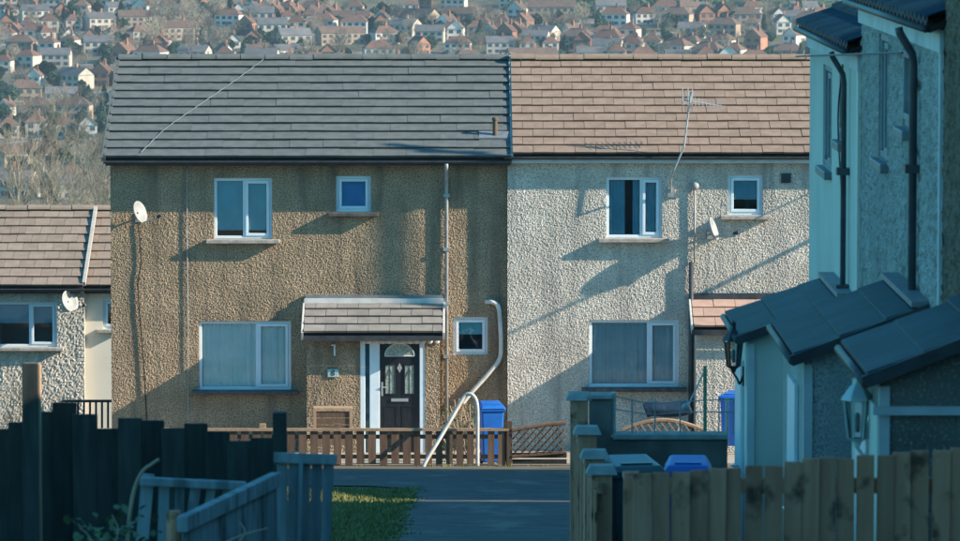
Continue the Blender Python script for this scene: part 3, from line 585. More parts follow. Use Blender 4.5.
tr = trellis('trellis_panel', 'brown lattice trellis panel with a curved top beside the blue bin', 512, 566, 423, 452, YF, -.13)
for k, (y0, y1) in enumerate(((453, 458), (459.5, 464))): MB().box(WF, X(511, YF), X(567, YF), Z(y1, YF), Z(y0, YF), YF+.02, YF+.045).build('base_board', 'wood_dark', tr)
picket('post', 'wood_brown', tr, X(509.5, YF), gz(YF)-.1, Z(421, YF), YF-.02, .09, .08)
t2 = trellis('arched_trellis', 'arched lattice trellis behind the low garden wall', 622, 704, 430, 436, 82.5, .17)
# garden things behind the low wall
tb = thing('covered_roll', 'dark blue covered roll lying below the grey house window', 'cover', P(665, 425, 84))
MB().tube(curve_pts([P(645, 411, 84), P(652, 409, 84), P(668, 410, 84), P(682, 409, 84), P(690, 406, 84)], 4), .13, 12).build('roll', 'tarp', tb, smooth=True)
for q in (655, 678): MB().tube([P(q, 418, 84), P(q, 440, 84)], .02, 6).build('stand_leg', 'steel', tb)
def stake(label, pts, D_, r, m, knob=None):
    s = thing('garden_stake', label, 'stake', P(*pts[0], D_)); MB().tube([P(x, y, D_) for x, y in pts], r, 8).build('rod', m, s)
    if knob: c = P(*knob, D_); MB().lathe(c-Vector((0, 0, .07)), [(.01, 0), (.06, .03), (.075, .07), (.06, .11), (.01, .14)], 12).build('knob', 'dish', s, smooth=True)
stake('thin green garden post in front of the grey porch', [(705, 446), (705, 366)], 80, .03, 'green_post')
stake('thin leaning pale stick with a round white knob', [(686, 410), (704, 372)], 80.5, .014, 'steel_white', (686, 407))
stake('short white garden post in front of the second blue bin', [(727, 446), (727, 398)], 79.5, .03, 'steel_white')
# timber crate behind the fence below the plaque
cr = thing('wooden_crate', 'tan framed wooden crate under the number plaque', 'crate', P(333, 432, 87.4)); Yc = 87.4; Fc = frame_y(Yc)
a, b, c_, d_ = X(313, Yc), X(352, Yc), Z(445, Yc), Z(408, Yc)
for k in range(5): MB().box(Fc, a+.05, b-.05, c_+(d_-c_-.05)*k/5, c_+(d_-c_-.05)*(k+1)/5-.012, -.02, 0).build('slat', 'wood_brown', cr)
MB().box(Fc, a, b, d_-.045, d_, -.35, .02).build('lid', 'wood_tan', cr)
for u_ in (a, b-.05): MB().box(Fc, u_, u_+.05, c_, d_-.046, -.04, .02).build('corner_post', 'wood_tan', cr)
# shrubs by the waste pipe
sh = thing('garden_shrub', 'straggly shrub between the waste pipe and the blue bin', 'shrub', (X(452, 86), 86, gz(86)))
m = MB()
for k in range(26):
    a = P(452+random.uniform(-9, 26), 460, 86); b = a+Vector((random.uniform(-.25, .25), random.uniform(-.2, .2), random.uniform(.5, 1.1))); m.tube([a, a.lerp(b, .5)+Vector((.04, 0, 0)), b], .008, 4)
m.build('stems', 'bramble', sh); m = MB()
for k in range(220):
    p = P(452+random.uniform(-11, 28), random.uniform(405, 466), 86+random.uniform(-.2, .2)); d = Vector((random.uniform(-1, 1), random.uniform(-1, 1), random.uniform(-1, 1))).normalized()*.035; e = d.orthogonal().normalized()*.022
    m.poly([p-d, p+e, p+d, p-e])
m.build('leaves', 'leaf', sh)
# ------------------------------------------------------------------ terrace stepping uphill on the right
XF = 3.3
def terr(x, X_=XF): return FPX*X_/(x-VPX)             # distance at which facade plane is seen at pixel column x
FT = Fr((XF, 0, 0), (0, -1, 0), (-1, 0, 0))
def terrace_house(label, D0, D1, zE, wallm, wins, pipes, porch, pm, roofm='tile_slate'):
    h = thing('terrace_house', label, 'house', (XF+3.6, (D0+D1)/2, gz((D0+D1)/2)), 'stepped terrace houses'); F = Fr((XF, 0, 0), (0, -1, 0), (-1, 0, 0))
    zW = zE+.02; zg = min(gz(D0), gz(D1))-.4; holes = [(-d0, -d1, z0, z1) for d0, d1, z0, z1 in wins]
    facade(F, -D0, -D1, zg, zW, holes, wallm, h, 'wall', .045 if 'dash' in wallm else .12, .008 if 'dash' in wallm else 0.0, reveal=.07)
    m = MB(); B = XF+2*HD
    for Y in (D0, D1): m.poly([(XF, Y, zg), (XF, Y, zW), (XF+HD, Y, zW+HD*PT), (B, Y, zW), (B, Y, zg)])
    m.poly([(B, D0, zg), (B, D1, zg), (B, D1, zW), (B, D0, zW)]); m.build('side_wall', wallm, h)
    MB().box(WF, XF+2.4, XF+2.5, zg, zW, D1+.05, D0-.05).build('inside', 'plaster', h)
    for q in holes: window(F, *q, h, None if q[1]-q[0] < .8 else .55, 'blind', 'curtain_dark', smat='lead', tuck=.3, rec=.015, fm='pipe_blue', sw=.05, sp=.07)
    # roof: overlapping courses of rolled tile
    ov = .13; zr = zE+(HD+ov)*PT
    rf = MB().hexa([(XF-ov+.02, D1-.06, zE-.06), (XF+HD, D1-.06, zr-.06), (XF+HD, D0+.08, zr-.06), (XF-ov+.02, D0+.08, zE-.06), (XF-ov+.02, D1-.06, zE-.02), (XF+HD, D1-.06, zr-.02), (XF+HD, D0+.08, zr-.02), (XF-ov+.02, D0+.08, zE-.02)])
    rf.hexa([(XF+HD, D1-.06, zr-.06), (B+ov, D1-.06, zE-.06), (B+ov, D0+.08, zE-.06), (XF+HD, D0+.08, zr-.06), (XF+HD, D1-.06, zr), (B+ov, D1-.06, zE), (B+ov, D0+.08, zE), (XF+HD, D0+.08, zr)])
    r = rf.build('roof', 'under', h); nc = 11; ex = (HD+ov)/nc
    for c in range(nc):
        q = MB(); n = int((D0-D1+.14)/.3)*8
        for i in range(n+1):
            Y = D1-.07+(D0-D1+.16)*i/n; wv = .022*math.cos(i*math.pi/4)
            xa, xb = XF-ov+c*ex, XF-ov+(c+1)*ex+.06
            q.v += [(xa, Y, zE+c*ex*PT+.035+wv), (xb, Y, zE+(c+1)*ex*PT+.028+wv), (xa, Y, zE+c*ex*PT-.005+wv)]
        for i in range(n): k = 3*i; q.f += [(k, k+3, k+4, k+1), (k, k+2, k+5, k+3)]
        q.build('tile_course', roofm, r, smooth=False)
    MB().tube([(XF-ov-.01, D1-.05, zE-.035), (XF-ov-.01, D0+.06, zE-.035)], .025, 10).build('gutter', 'gutter', h, smooth=True)
    MB().box(WF, XF-.035, XF-.006, zE-.2, zE-.04, D1+.01, D0).build('fascia', 'fascia', h)
    for d, w_, pmn in pipes:
        pp = pipe(h, [(XF-ov-.03, d, zE-.08), (XF-ov-.02, d, zE-.12), (XF-.06, d, zE-.27), (XF-.05, d, zE-.34), (XF-.05, d, zg+.3)], w_, pmn)
        for zc in (zE-1.1, zE-2.1): MB().box(WF, XF-.11, XF, zc-.03, zc+.03, d-.07, d+.07).build('pipe_clip', pmn, pp)
    # lean-to porch
    pd0, pd1, zpe, zpw, xe = porch; xw = xe+.09
    p = MB(); zb = gz(pd0)-.4
    p.poly([(xw, pd0-.06, zb), (xw, pd1+.08, zb), (xw, pd1+.08, zpe-.02), (xw, pd0-.06, zpe-.02)])
    for Y in (pd0-.06, pd1+.08): p.poly([(xw, Y, zb), (XF, Y, zb), (XF, Y, zpw-.05), (xw, Y, zpe-.02)])
    pw = p.build('porch', pm, h)
    pr = MB().hexa([(xe+.02, pd1, zpe-.05), (XF, pd1, zpw-.05), (XF, pd0, zpw-.05), (xe+.02, pd0, zpe-.05), (xe+.02, pd1, zpe-.02), (XF, pd1, zpw-.02), (XF, pd0, zpw-.02), (xe+.02, pd0, zpe-.02)]).build('porch_roof', 'under', h)
    s = (zpw-zpe)/(XF-xe); ex = (XF-xe)/3
    for c in range(3):
        n = 1; L = (pd0-pd1)/n
        for i in range(n):
            xa, xb = xe+c*ex, xe+(c+1)*ex+(.05 if c < 2 else -.004); za, zb_2 = zpe+c*ex*s, zpe+((xb-xe))*s; y0 = pd1+i*L+.003; y1 = y0+L-.006; j = random.uniform(-.004, .004)
            MB().hexa([(xa, y0, za), (xb, y0, zb_2-.01), (xb, y1, zb_2-.01), (xa, y1, za), (xa, y0, za+.026+j), (xb, y0, zb_2+.01+j), (xb, y1, zb_2+.01+j), (xa, y1, za+.026+j)]).build('tile_course', roofm, pr, bevel=.008)
    MB().box(WF, XF-.14, XF-.005, zpw-.02, zpw+.022, pd1, pd0).build('flashing', 'lead', pr)
    MB().tube([(xe-.01, pd1-.02, zpe-.03), (xe-.01, pd0+.02, zpe-.03)], .028, 10).build('gutter', 'gutter', pr, smooth=True)
    MB().beam((xe-.02, pd1-.02, zpe-.03), (XF-.01, pd1-.02, zpw-.03), .03, .075, (0, 0, 1)).build('barge_board', 'gutter', pr)
    if pm == 'dash_dark': MB().beam((xe+.04, pd1+.045, zpe-.20), (XF-.01, pd1+.045, zpe-.20), .03, .05, (0, 0, 1)).build('trim', 'fascia', pr)
    MB().box(WF, xw-.012, xw+.05, zb, zpe-.06, pd1+.062, pd1+.11).build('corner_strip', 'fascia', pw)
    # front door in the porch face, seen edge-on
    dd = MB().box(WF, xw-.03, xw-.004, gz(pd0)+.1, zpe-.28, pd1+.75, pd1+1.55).build('front_door', 'upvc', h)
    MB().tube([(xw-.035, pd1+.85, zpe-1.2), (xw-.09, pd1+.85, zpe-1.2), (xw-.09, pd1+.98, zpe-1.2)], .012, 6).build('handle', 'chrome', dd)
    return h
B12 = terr(862); B23 = terr(945)
def twin(xa, xb, ya, yb):
    d0, d1 = terr(xa), terr(xb); return (d0, d1, Z(yb, (d0+d1)/2), Z(ya, (d0+d1)/2))
h1 = terrace_house('terrace house with smooth pale rendered wall, lowest of the row', terr(810), B12, -1.44, 'render_pale', [twin(823.5, 832, 66, 168), twin(839.5, 845.5, 74, 141)],
                   [(terr(850), .024, 'pipe_dark')], (43.1, 40.9, -3.91, -3.56, 2.33), 'render_pale')
h2 = terrace_house('grey roughcast terrace house with dark downpipe, middle of the row', B12-.004, B23, -1.03, 'dash_pale', [twin(879, 889, 35, 160), twin(903, 911, 44, 128)],
                   [(terr(920.5), .03, 'pipe_dark')], (36.6, 34.1, -3.40, -3.03, 2.33), 'dash_pale')
h3 = terrace_house('umber roughcast terrace house, highest of the row', B23-.004, B23-7.2, -.55, 'dash_umber', [(B23-3.6, B23-4.6, -2.1, -1.2)], [], (29.85, 27.9, -2.90, -2.52, 2.33), 'dash_dark')
h4 = terrace_house('unseen roughcast terrace house added uphill to shade the near fence', B23-7.204, B23-17, -.1, 'dash_pale', [(B23-10, B23-11, -1.7, -.8)], [], (B23-13.6, B23-16.2, -2.3, -1.95, 2.33), 'dash_pale')  # out of view, added so the near fence falls in shade
MB().box(WF, XF-.03, XF-.004, gz(B12)-.3, -1.5, B12+.02, B12+.22).build('corner_strip', 'render_cream', h1)
MB().box(WF, XF-.03, XF-.004, gz(B23)-.3, -1.1, B23+.02, B23+.12).build('corner_strip', 'fascia', h2)
MB().box(WF, 2.40, 2.418, gz(30)-.3, -3.1, 27.99, 29.8).build('porch_front', 'render_pale', h3)
MB().tube(curve_pts([P(843, 62, terr(843)-.1), P(838, 120, terr(841)), P(842, 200, terr(842)-.2), P(846, 285, terr(845))], 5), .008, 5).build('cable', 'black', h1)
# electric cable strung along the terrace
tag(MB().tube(curve_pts([(XF-.15, terr(812), Z(56.5, terr(812))), (XF-.22, terr(850), Z(55.5, terr(850))), (XF-.2, terr(880), Z(54.5, terr(880))), (XF-.1, terr(916), Z(53, terr(916)))], 5), .009, 5).build('service_cable', 'black'), 'thin black service cable strung along the terrace walls', 'cable')
def lantern(label, x, y, D, m, s=1.0, side=1):
    c = P(x, y, D); l = thing('wall_lantern', label, 'lantern', c); R = lambda r: r*s
    MB().lathe(c+Vector((0, 0, .15*s)), [(R(.12), 0), (R(.11), .02*s), (R(.06), .09*s), (R(.025), .12*s), (R(.02), .16*s), (R(.028), .18*s), (.004, .21*s)], 6).build('cap', m, l)
    MB().lathe(c-Vector((0, 0, .12*s)), [(R(.065), 0), (R(.095), .26*s)], 6).build('glass_body', 'glass_lamp', l)
    MB().lathe(c-Vector((0, 0, .08*s)), [(R(.015), 0), (R(.02), .04*s), (R(.02), .12*s), (R(.008), .14*s)], 8).build('bulb', 'dish', l, smooth=True)
    f = MB()
    for k in range(6):
        a = 2*math.pi*k/6; f.tube([c+Vector((R(.066)*math.cos(a), R(.066)*math.sin(a), -.12*s)), c+Vector((R(.097)*math.cos(a), R(.097)*math.sin(a), .15*s))], .008*s, 5)
    f.build('cage', m, l)
    MB().lathe(c-Vector((0, 0, .20*s)), [(.004, 0), (R(.02), .02*s), (R(.03), .05*s), (R(.07), .08*s)], 6).build('base', m, l)
    w = Vector((2.40, c.y, c.z-.22*s))
    MB().tube(curve_pts([c-Vector((0, 0, .19*s)), c+Vector((.04*s, 0, -.25*s)), c.lerp(w, .6)-Vector((0, 0, .17*s)), w+Vector((-.01, 0, 0))], 5), .012*s, 6).build('arm', m, l)
    MB().box(WF, 2.385, 2.40, w.z-.10*s, w.z+.10*s, c.y-.05*s, c.y+.05*s).build('wall_plate', m, l)
lantern('black six-sided lantern on the smooth pale porch of the lowest terrace house', 733.5, 355, 41.3, 'lamp_dark', .82)
lantern('pale grey six-sided lantern on the porch of the highest terrace house', 857.5, 421, 28.6, 'lamp_pale', .84)
# boundary wall from the porch to the path with capped pier
bw = thing('garden_wall', 'dark rendered garden wall with stone coping beside the lowest porch', 'wall', (1.8, 44.2, gz(44)))
Yw = 44.2; a, b = X(590, Yw), 2.42; zc = Z(434, Yw)
MB().box(WF, a, b, gz(Yw)-.3, zc-.05, Yw, Yw+.2).build('wall', 'block_dark', bw)
MB().box(WF, X(613, Yw), b, zc-.05, zc, Yw-.04, Yw+.24).build('coping', 'stone_cap', bw, bevel=.01)
MB().box(WF, a, X(612, Yw), zc-.05, Z(399, Yw), Yw+.01, Yw+.2).build('raised_end', 'block_dark', bw)
MB().box(WF, a-.03, X(612.5, Yw), Z(399, Yw), Z(394.5, Yw), Yw-.03, Yw+.23).build('raised_coping', 'stone_cap', bw, bevel=.008)
wf = thing('wire_fence', 'thin wire fence with white end post on the garden wall coping', 'fence', (X(613, Yw+.1), Yw+.1, zc))
MB().tube([P(613.5, 434, Yw+.1), P(613.5, 392, Yw+.1)], .022, 8).build('post', 'steel_white', wf)
for x in (632, 655, 680, 719, 733): MB().tube([P(x, 434, Yw+.1), P(x, 399, Yw+.1)], .007, 6).build('rod', 'pipe_pale', wf)
for ya, yb in ((396, 401), (409, 412)): MB().tube(curve_pts([P(613, ya, Yw+.1), P(650, yb+2, Yw+.1), P(690, yb, Yw+.1), P(736, ya+3, Yw+.1)], 5), .006, 5).build('wire', 'pipe_pale', wf)
# side fence along the path with capped posts
sf = thing('path_side_fence', 'grey board fence with flat capped posts along the path edge', 'fence', (1.1, 41, gz(41)))
for x, y, D in ((579, 397, 44.3), (587, 431, 41.4), (594.5, 455, 39.2), (601.5, 470.5, 37.2)):
    c = P(x, y, D); w = .10
    MB().box(WF, c.x-w*.8, c.x+w*.8, gz(D)-.3, c.z-.02, D-.08, D+.08).build('post', 'wood_grey', sf)
    MB().hexa([(c.x-w-.02, D-w-.02, c.z-.02), (c.x+w+.02, D-w-.02, c.z-.02), (c.x+w+.02, D+w+.02, c.z-.02), (c.x-w-.02, D+w+.02, c.z-.02), (c.x-w+.01, D-w+.02, c.z+.045), (c.x+w-.01, D-w+.02, c.z+.045), (c.x+w-.01, D+w-.02, c.z+.045), (c.x-w+.01, D+w-.02, c.z+.045)]).build('post_cap', 'stone_cap', sf)
y = 36.9
while y < 44.1:
    zt_2 = np.interp(y, [37, 39.2, 41.4, 44.3], [Z(476, 37), Z(462, 39), Z(445, 41.4), Z(414, 44)])
    MB().box(WF, 1.0+random.uniform(-.006, .006), 1.022, gz(y)+.05, zt_2-.10+random.uniform(-.015, .015), y, y+.115).build('board', 'wood_grey', sf); y += .135
for dz_ in (.25, .75): MB().beam((1.05, 36.9, gz(36.9)+dz_), (1.05, 44.1, gz(44.1)+dz_), .05, .08).build('rail', 'wood_grey', sf)
# near fence of vertical boards
nf = thing('board_fence', 'weathered grey brown vertical board fence below the lantern porch', 'fence', (2.0, 25, gz(25)))
x = 634.0; k = 0
while x < 985:
    yt = np.interp(x, [630, 735, 800, 870, 960], [474, 467, 459.5, 455, 448])+random.uniform(-1.6, 1.6); D = 25+(x-630)*.001
    w = random.uniform(.091, .096); c = P(x+8.5, yt, D); b = MB(); lean = random.uniform(-.012, .012)
    zb_3 = gz(25)+.05; h = c.z-zb_3; s1 = random.uniform(-.008, .008)
    b.hexa([(c.x-w/2, D, zb_3), (c.x+w/2, D, zb_3), (c.x+w/2, D+.02, zb_3), (c.x-w/2, D+.02, zb_3), (c.x-w/2+lean*h, D, c.z), (c.x+w/2+lean*h, D, c.z+s1), (c.x+w/2+lean*h, D+.02, c.z+s1), (c.x-w/2+lean*h, D+.02, c.z)])
    b.build('board', 'wood_grey', nf, bevel=.003)
    x += 18.6+random.uniform(-.5, .7); k += 1
for zz in (gz(25)+.35, gz(25)+.95): MB().box(WF, X(632, 25.1), X(985, 25.1), zz, zz+.08, 25.36, 25.40).build('rail', 'wood_grey', nf)
for x in (634, 800, 962): MB().box(WF, X(x, 25.1)-.04, X(x, 25.1)+.04, gz(25)-.3, Z(480, 25.1), 25.40, 25.48).build('post', 'wood_grey', nf)
sl = thing('sloping_fence', 'short board fence with sloping top rail climbing beside the path', 'fence', (1.1, 31, gz(31)))
pa, pb = P(627.5, 474, 35.5), P(657, 541, 25.3)
for k in range(40):
    t = k/39; p = pa.lerp(pb, t); MB().box(WF, p.x-.02, p.x+.002, gz(p.y)+.05, p.z-.03-random.random()*.02, p.y-.11, p.y+.11).build('board', 'wood_grey', sl)
MB().beam(pa, pb, .075, .04).build('top_rail', 'stone_cap', sl)
for t in (0.02, .5, .97): p = pa.lerp(pb, t); MB().box(WF, p.x+.005, p.x+.08, gz(p.y)-.2, p.z-.022, p.y-.04, p.y+.04).build('post', 'wood_grey', sl)
# bins between the fences
for x, y, D, m, yaw, lb in ((632, 463, 41.2, 'teal_bin', .2, 'dark teal bin with a glossy lid behind the near board fence'), (688, 462, 41.6, 'blue_bin', -.05, 'bright blue lidded bin behind the near board fence by garden wall')):
    c = P(x, 457, D); bin_(lb, (c.x, D, c.z-.99), yaw, m, .42 if m == 'teal_bin' else .36, .98, None)
# ------------------------------------------------------------------ dark fence and grey gate at the left
lf = thing('dark_fence', 'black stained vertical board fence with one tall post', 'fence', (-2, 33, gz(33)))
tops = [(-12, 432), (5, 430), (22, 410), (50, 409), (70, 416), (95, 424), (118, 425), (140, 428), (165, 428), (190, 432), (215, 436), (240, 437), (262, 439), (282, 441), (300, 443)]
x = -14.0; k = 0
while x < 268:
    D = 33-(x)*.002; yt = np.interp(x, [t[0] for t in tops], [t[1] for t in tops])+random.choice((-7, -3, 0, 2, 5)); w = random.uniform(.155, .17); c = P(x+11, yt, D); off = .03*(k % 2)
    MB().box(WF, c.x-w/2, c.x+w/2, gz(33)-.1, c.z, D+off, D+off+.02).build('board', 'wood_dark', lf, bevel=.003); x += random.uniform(20.5, 23.5); k += 1
for zz in (gz(33)+.3, gz(33)+.95): MB().box(WF, X(-14, 33.1), X(285, 33.1), zz, zz+.09, 33.08, 33.13).build('rail', 'wood_dark', lf)
c = P(29.5, 366, 32.6); MB().box(WF, c.x-.055, c.x+.06, gz(32.6)-.2, c.z, 32.7, 32.82).build('tall_post', 'wood_tan', lf)  # sunlit right edge of the post put in as tan wood
MB().box(WF, c.x-.058, c.x+.05, gz(32.6)-.2, c.z+.01, 32.66, 32.699).build('post_face', 'wood_dark', lf)
c = P(279.5, 413, 32); MB().box(WF, c.x-.045, c.x+.045, gz(32)-.2, c.z, 32, 32.1).build('end_post', 'wood_dark', lf)
gt = thing('grey_gate', 'leaning silvered grey board gate with heavy top rail', 'gate', (-1.1, 28, gz(28)))
for k in range(5):
    xa, xb = 277+k*11.6, 277+(k+1)*11.6-.9; sk = -.8*(k+1)
    p = [P(xa+sk*.8, 551, 28), P(xb+sk, 551, 28), P(xb, 457+k*.2, 28), P(xa, 457+k*.2, 28)]; o_ = Vector((0, .022, 0)); j = Vector((0, random.uniform(0, .012), 0))
    MB().hexa([p[0]+j, p[1]+j, p[1]+o_+j, p[0]+o_+j, p[3]+j, p[2]+j, p[2]+o_+j, p[3]+o_+j]).build('board', 'wood_blue', gt, bevel=.003)
MB().hexa([P(274, 463, 27.95), P(336.5, 465, 27.95), P(336.5, 465, 28.06), P(274, 463, 28.06), P(273.5, 452, 27.95), P(337.5, 454.5, 27.95), P(337.5, 454.5, 28.06), P(273.5, 452, 28.06)]).build('top_rail', 'wood_blue', gt, bevel=.006)
MB().hexa([P(297, 551, 27.93), P(301, 551, 27.93), P(301, 551, 27.99), P(297, 551, 27.99), P(299, 463, 27.93), P(303, 463, 27.93), P(303, 463, 27.99), P(299, 463, 27.99)]).build('stile', 'wood_blue', gt)
pn = thing('slanted_fence_panel', 'silvered grey fence panel with slanted top rail beside the gate', 'fence', (-1.4, 27, gz(27)))
pa, pb = P(276, 479, 27.9), P(182, 524, 26.0)
for k in range(9):
    t0, t1 = k/9+.006, (k+1)/9-.006; p, q = pa.lerp(pb, t0), pa.lerp(pb, t1); z = gz(27); o_ = Vector((.008, .02, 0))
    B_ = [Vector((p.x, p.y, z)), Vector((q.x, q.y, z)), Vector((q.x, q.y, q.z-.03)), Vector((p.x, p.y, p.z-.03))]
    MB().hexa([B_[1], B_[0], B_[0]+o_, B_[1]+o_, B_[2], B_[3], B_[3]+o_, B_[2]+o_]).build('board', 'wood_blue', pn, bevel=.003)
MB().beam(pa+Vector((0, -.02, 0)), pb+Vector((0, -.02, 0)), .06, .085).build('top_rail', 'wood_blue', pn, bevel=.005)
bf = thing('low_rail_fence', 'silvered grey rail on rough boards behind the slanted panel', 'fence', (-1.9, 28.8, gz(28.8)))
MB().beam(P(140, 481, 28.8), P(246, 486, 28.8), .06, .05).build('top_rail', 'wood_blue', bf, bevel=.006)
for k in range(6):
    xa = 145+k*16; b0, b1 = P(xa+random.uniform(-8, 4), 551, 28.85), P(xa+3, 484+random.uniform(-12, 6) if k < 2 else 485, 28.85); MB().beam(b0, b1, .02, random.uniform(.05, .08), (1, 0, 0)).build('board', 'wood_blue', bf)
st = thing('cut_post', 'short cut wooden post stub among the brambles', 'post', P(174, 551, 26.2)); MB().lathe(P(174, 560, 26.2), [(.042, 0), (.04, .25), (.036, .27)], 10).build('stub', 'wood_grey', st); MB().lathe(P(174, 512.5, 26.2), [(.034, -.02), (.034, .004)], 10).build('cut_face', 'wood_tan', st)
br = thing('bramble', 'leafy bramble with a long arching pale stem by the grey panel', 'bramble', P(130, 560, 26.5))
MB().tube(curve_pts([P(127, 556, 26.5), P(129, 520, 26.5), P(134, 490, 26.5), P(142, 472, 26.5), P(152, 464, 26.5), P(159, 459, 26.5)], 5), .012, 7, r2=.009).build('stem', 'bramble', br, smooth=True)
for q in ([(215, 548), (235, 538), (252, 532), (268, 528)], [(238, 545), (245, 532), (240, 522)], [(96, 552), (88, 535), (80, 528)], [(112, 552), (118, 530), (112, 515)]):
    MB().tube(curve_pts([P(x, y, 25.8) for x, y in q], 4), .006, 5, r2=.003).build('stem', 'bramble', br)
lm = MB().poly([(0, 0, 0), (.022, .02, .004), (.026, .045, 0), (0, .075, -.01), (-.026, .045, 0), (-.022, .02, .004)]).mesh('leaf', 'leaf')
for k in range(150):
    x = random.choice((random.gauss(110, 16), random.gauss(88, 12), random.gauss(130, 16))); y = 551-abs(random.gauss(0, 16)); p = P(x, y, 26.3+random.uniform(-.3, .3))
    add('leaf', lm, br, Matrix.Translation(p) @ Matrix.Rotation(random.uniform(0, 6.28), 4, 'Z') @ Matrix.Rotation(random.uniform(-1.2, 1.2), 4, 'X') @ Matrix.Scale(random.uniform(.5, .95), 4))
# lawn beside the path
m = MB()
for k in range(26000):
    D = random.uniform(46, 71.5); x0 = random.uniform(-4.2, -.72)
    if D > 68.4 and x0 > -.8-(D-68.4)*.9: continue
    h = random.uniform(.02, .06); a = random.uniform(0, 6.28); c, s_ = math.cos(a)*.012, math.sin(a)*.012; z = gz(D); l_ = random.uniform(-.03, .03)
    m.v += [(x0-c, D-s_, z), (x0+c, D+s_, z), (x0+l_, D+random.uniform(-.03, .03), z+h)]; n_ = len(m.v); m.f.append((n_-3, n_-2, n_-1))
tag(m.build('lawn_grass', 'grass'), 'rough green grass beside the asphalt path', 'grass', kind='stuff')
m = MB()                                             # weeds along the fence foot and the path edges
def tuft(cx, cy, n, hh):
    for k in range(n):
        x0 = cx+random.gauss(0, .05); D = cy+random.gauss(0, .05); a = random.uniform(0, 6.28); c, s_ = math.cos(a)*.012, math.sin(a)*.012; z = gz(D)+.01
        m.v.extend([(x0-c, D-s_, z), (x0+c, D+s_, z), (x0+random.uniform(-.06, .06), D+random.uniform(-.06, .06), z+random.uniform(.3, 1)*hh)]); n_ = len(m.v); m.f.append((n_-3, n_-2, n_-1))
for k in range(70): tuft(random.uniform(-6.5, 3), random.uniform(83.6, 84.1), 22, random.choice((.06, .09, .16)))
for k in range(90): tuft(-.68+random.gauss(0, .05), random.uniform(46, 70), 14, .045)
tag(m.build('weeds', 'grass'), 'small weeds along the fence foot and path edges', 'weeds', kind='stuff')
# ------------------------------------------------------------------ lower houses behind at the left
YB = 104.0
def back_house(label, xa, xb, wallm, tilem, holes, dY=0, sills=()):
    Y = YB+dY; a, b = X(xa, Y), X(xb, Y); zE = Z(287, Y-.3, 50); h = thing('lower_house', label, 'house', ((a+b)/2, Y, gz(Y)), 'houses downhill behind'); F = frame_y(Y); hs = [rect(*q, Y) for q in holes]; zg = gz(Y)-2.5
    facade(F, a, b, zg, zE+.08, hs, wallm, h, 'wall', .03 if 'dash' in wallm else None, .006)
    m = MB(); hd = 3.2
    m.poly([(a, Y, zg), (a, Y, zE), (a, Y+hd, zE+hd*PT), (a, Y+2*hd, zE), (a, Y+2*hd, zg)]).poly([(b, Y, zg), (b, Y, zE), (b, Y+hd, zE+hd*PT), (b, Y+2*hd, zE), (b, Y+2*hd, zg)]).poly([(a, Y+2*hd, zg), (b, Y+2*hd, zg), (b, Y+2*hd, zE), (a, Y+2*hd, zE)])
    m.build('side_wall', wallm, h); MB().box(WF, a, b, zg, zE, Y+2.0, Y+2.1).build('inside', 'plaster', h)
    ov = .3; pt = .40; zr = zE+(hd+ov)*pt; r = MB().hexa([(a, Y-ov+.03, zE-.05), (b, Y-ov+.03, zE-.05), (b, Y+hd, zr-.05), (a, Y+hd, zr-.05), (a, Y-ov+.03, zE-.015), (b, Y-ov+.03, zE-.015), (b, Y+hd, zr-.015), (a, Y+hd, zr-.015)])
    r.hexa([(a, Y+hd, zr-.05), (b, Y+hd, zr-.05), (b, Y+2*hd+ov, zE-.05), (a, Y+2*hd+ov, zE-.05), (a, Y+hd, zr), (b, Y+hd, zr), (b, Y+2*hd+ov, zE), (a, Y+2*hd+ov, zE)]); r = r.build('roof', 'under', h)
    tile_roof(r, tilem, (a, Y-ov, zE), (1, 0, 0), (0, 1, pt), b-a, math.hypot(hd+ov, (hd+ov)*pt)-.04, 9, .33, .5, t=.045); ridge(r, (a, Y+hd, zr+.03), (b, Y+hd, zr+.03), tilem)
    eaves(h, a, b, Y, ov, zE, 'gutter', .12)
    for i, q in enumerate(hs): window(F, *q, h, None if i and len(hs) > 1 or q[1]-q[0] < .8 else .55, 'blind', 'curtain_dark' if 'dash' in wallm else 'blind_sky', smat='sill', tuck=.5)
    return h, zE, r
hb, zb1, rb1 = back_house('grey roughcast house with tan tiled roof downhill behind the dark fence', -75, 84, 'dash_grey', 'tile_tan', [(-3, 57, 302, 347)])
hc, zb2, rb2 = back_house('cream rendered house with mossy tan roof behind the brown house', 85, 175, 'render_cream', 'tile_tan', [(103, 116, 299, 329)], dY=.25)
MB().beam((X(85, YB), YB-.28, zb1+.06), (X(85, YB), YB+3.2, zb1+3.5*.4+.06), .07, .09).build('verge', 'mortar', rb1)
sat_dish('white satellite dish on the roughcast house with tan roof', 70, 301, YB-.34, .9, .24)
rf_ = thing('iron_railing', 'dark vertical bar railing below the cream rendered house', 'railing', P(90, 425, 96))
for k in range(9): MB().tube([P(66+k*6, 428, 96), P(66+k*6, 400, 96)], .022, 6).build('bar', 'black', rf_)
MB().beam(P(62, 401, 96), P(117, 401, 96), .05, .05).build('top_rail', 'black', rf_)
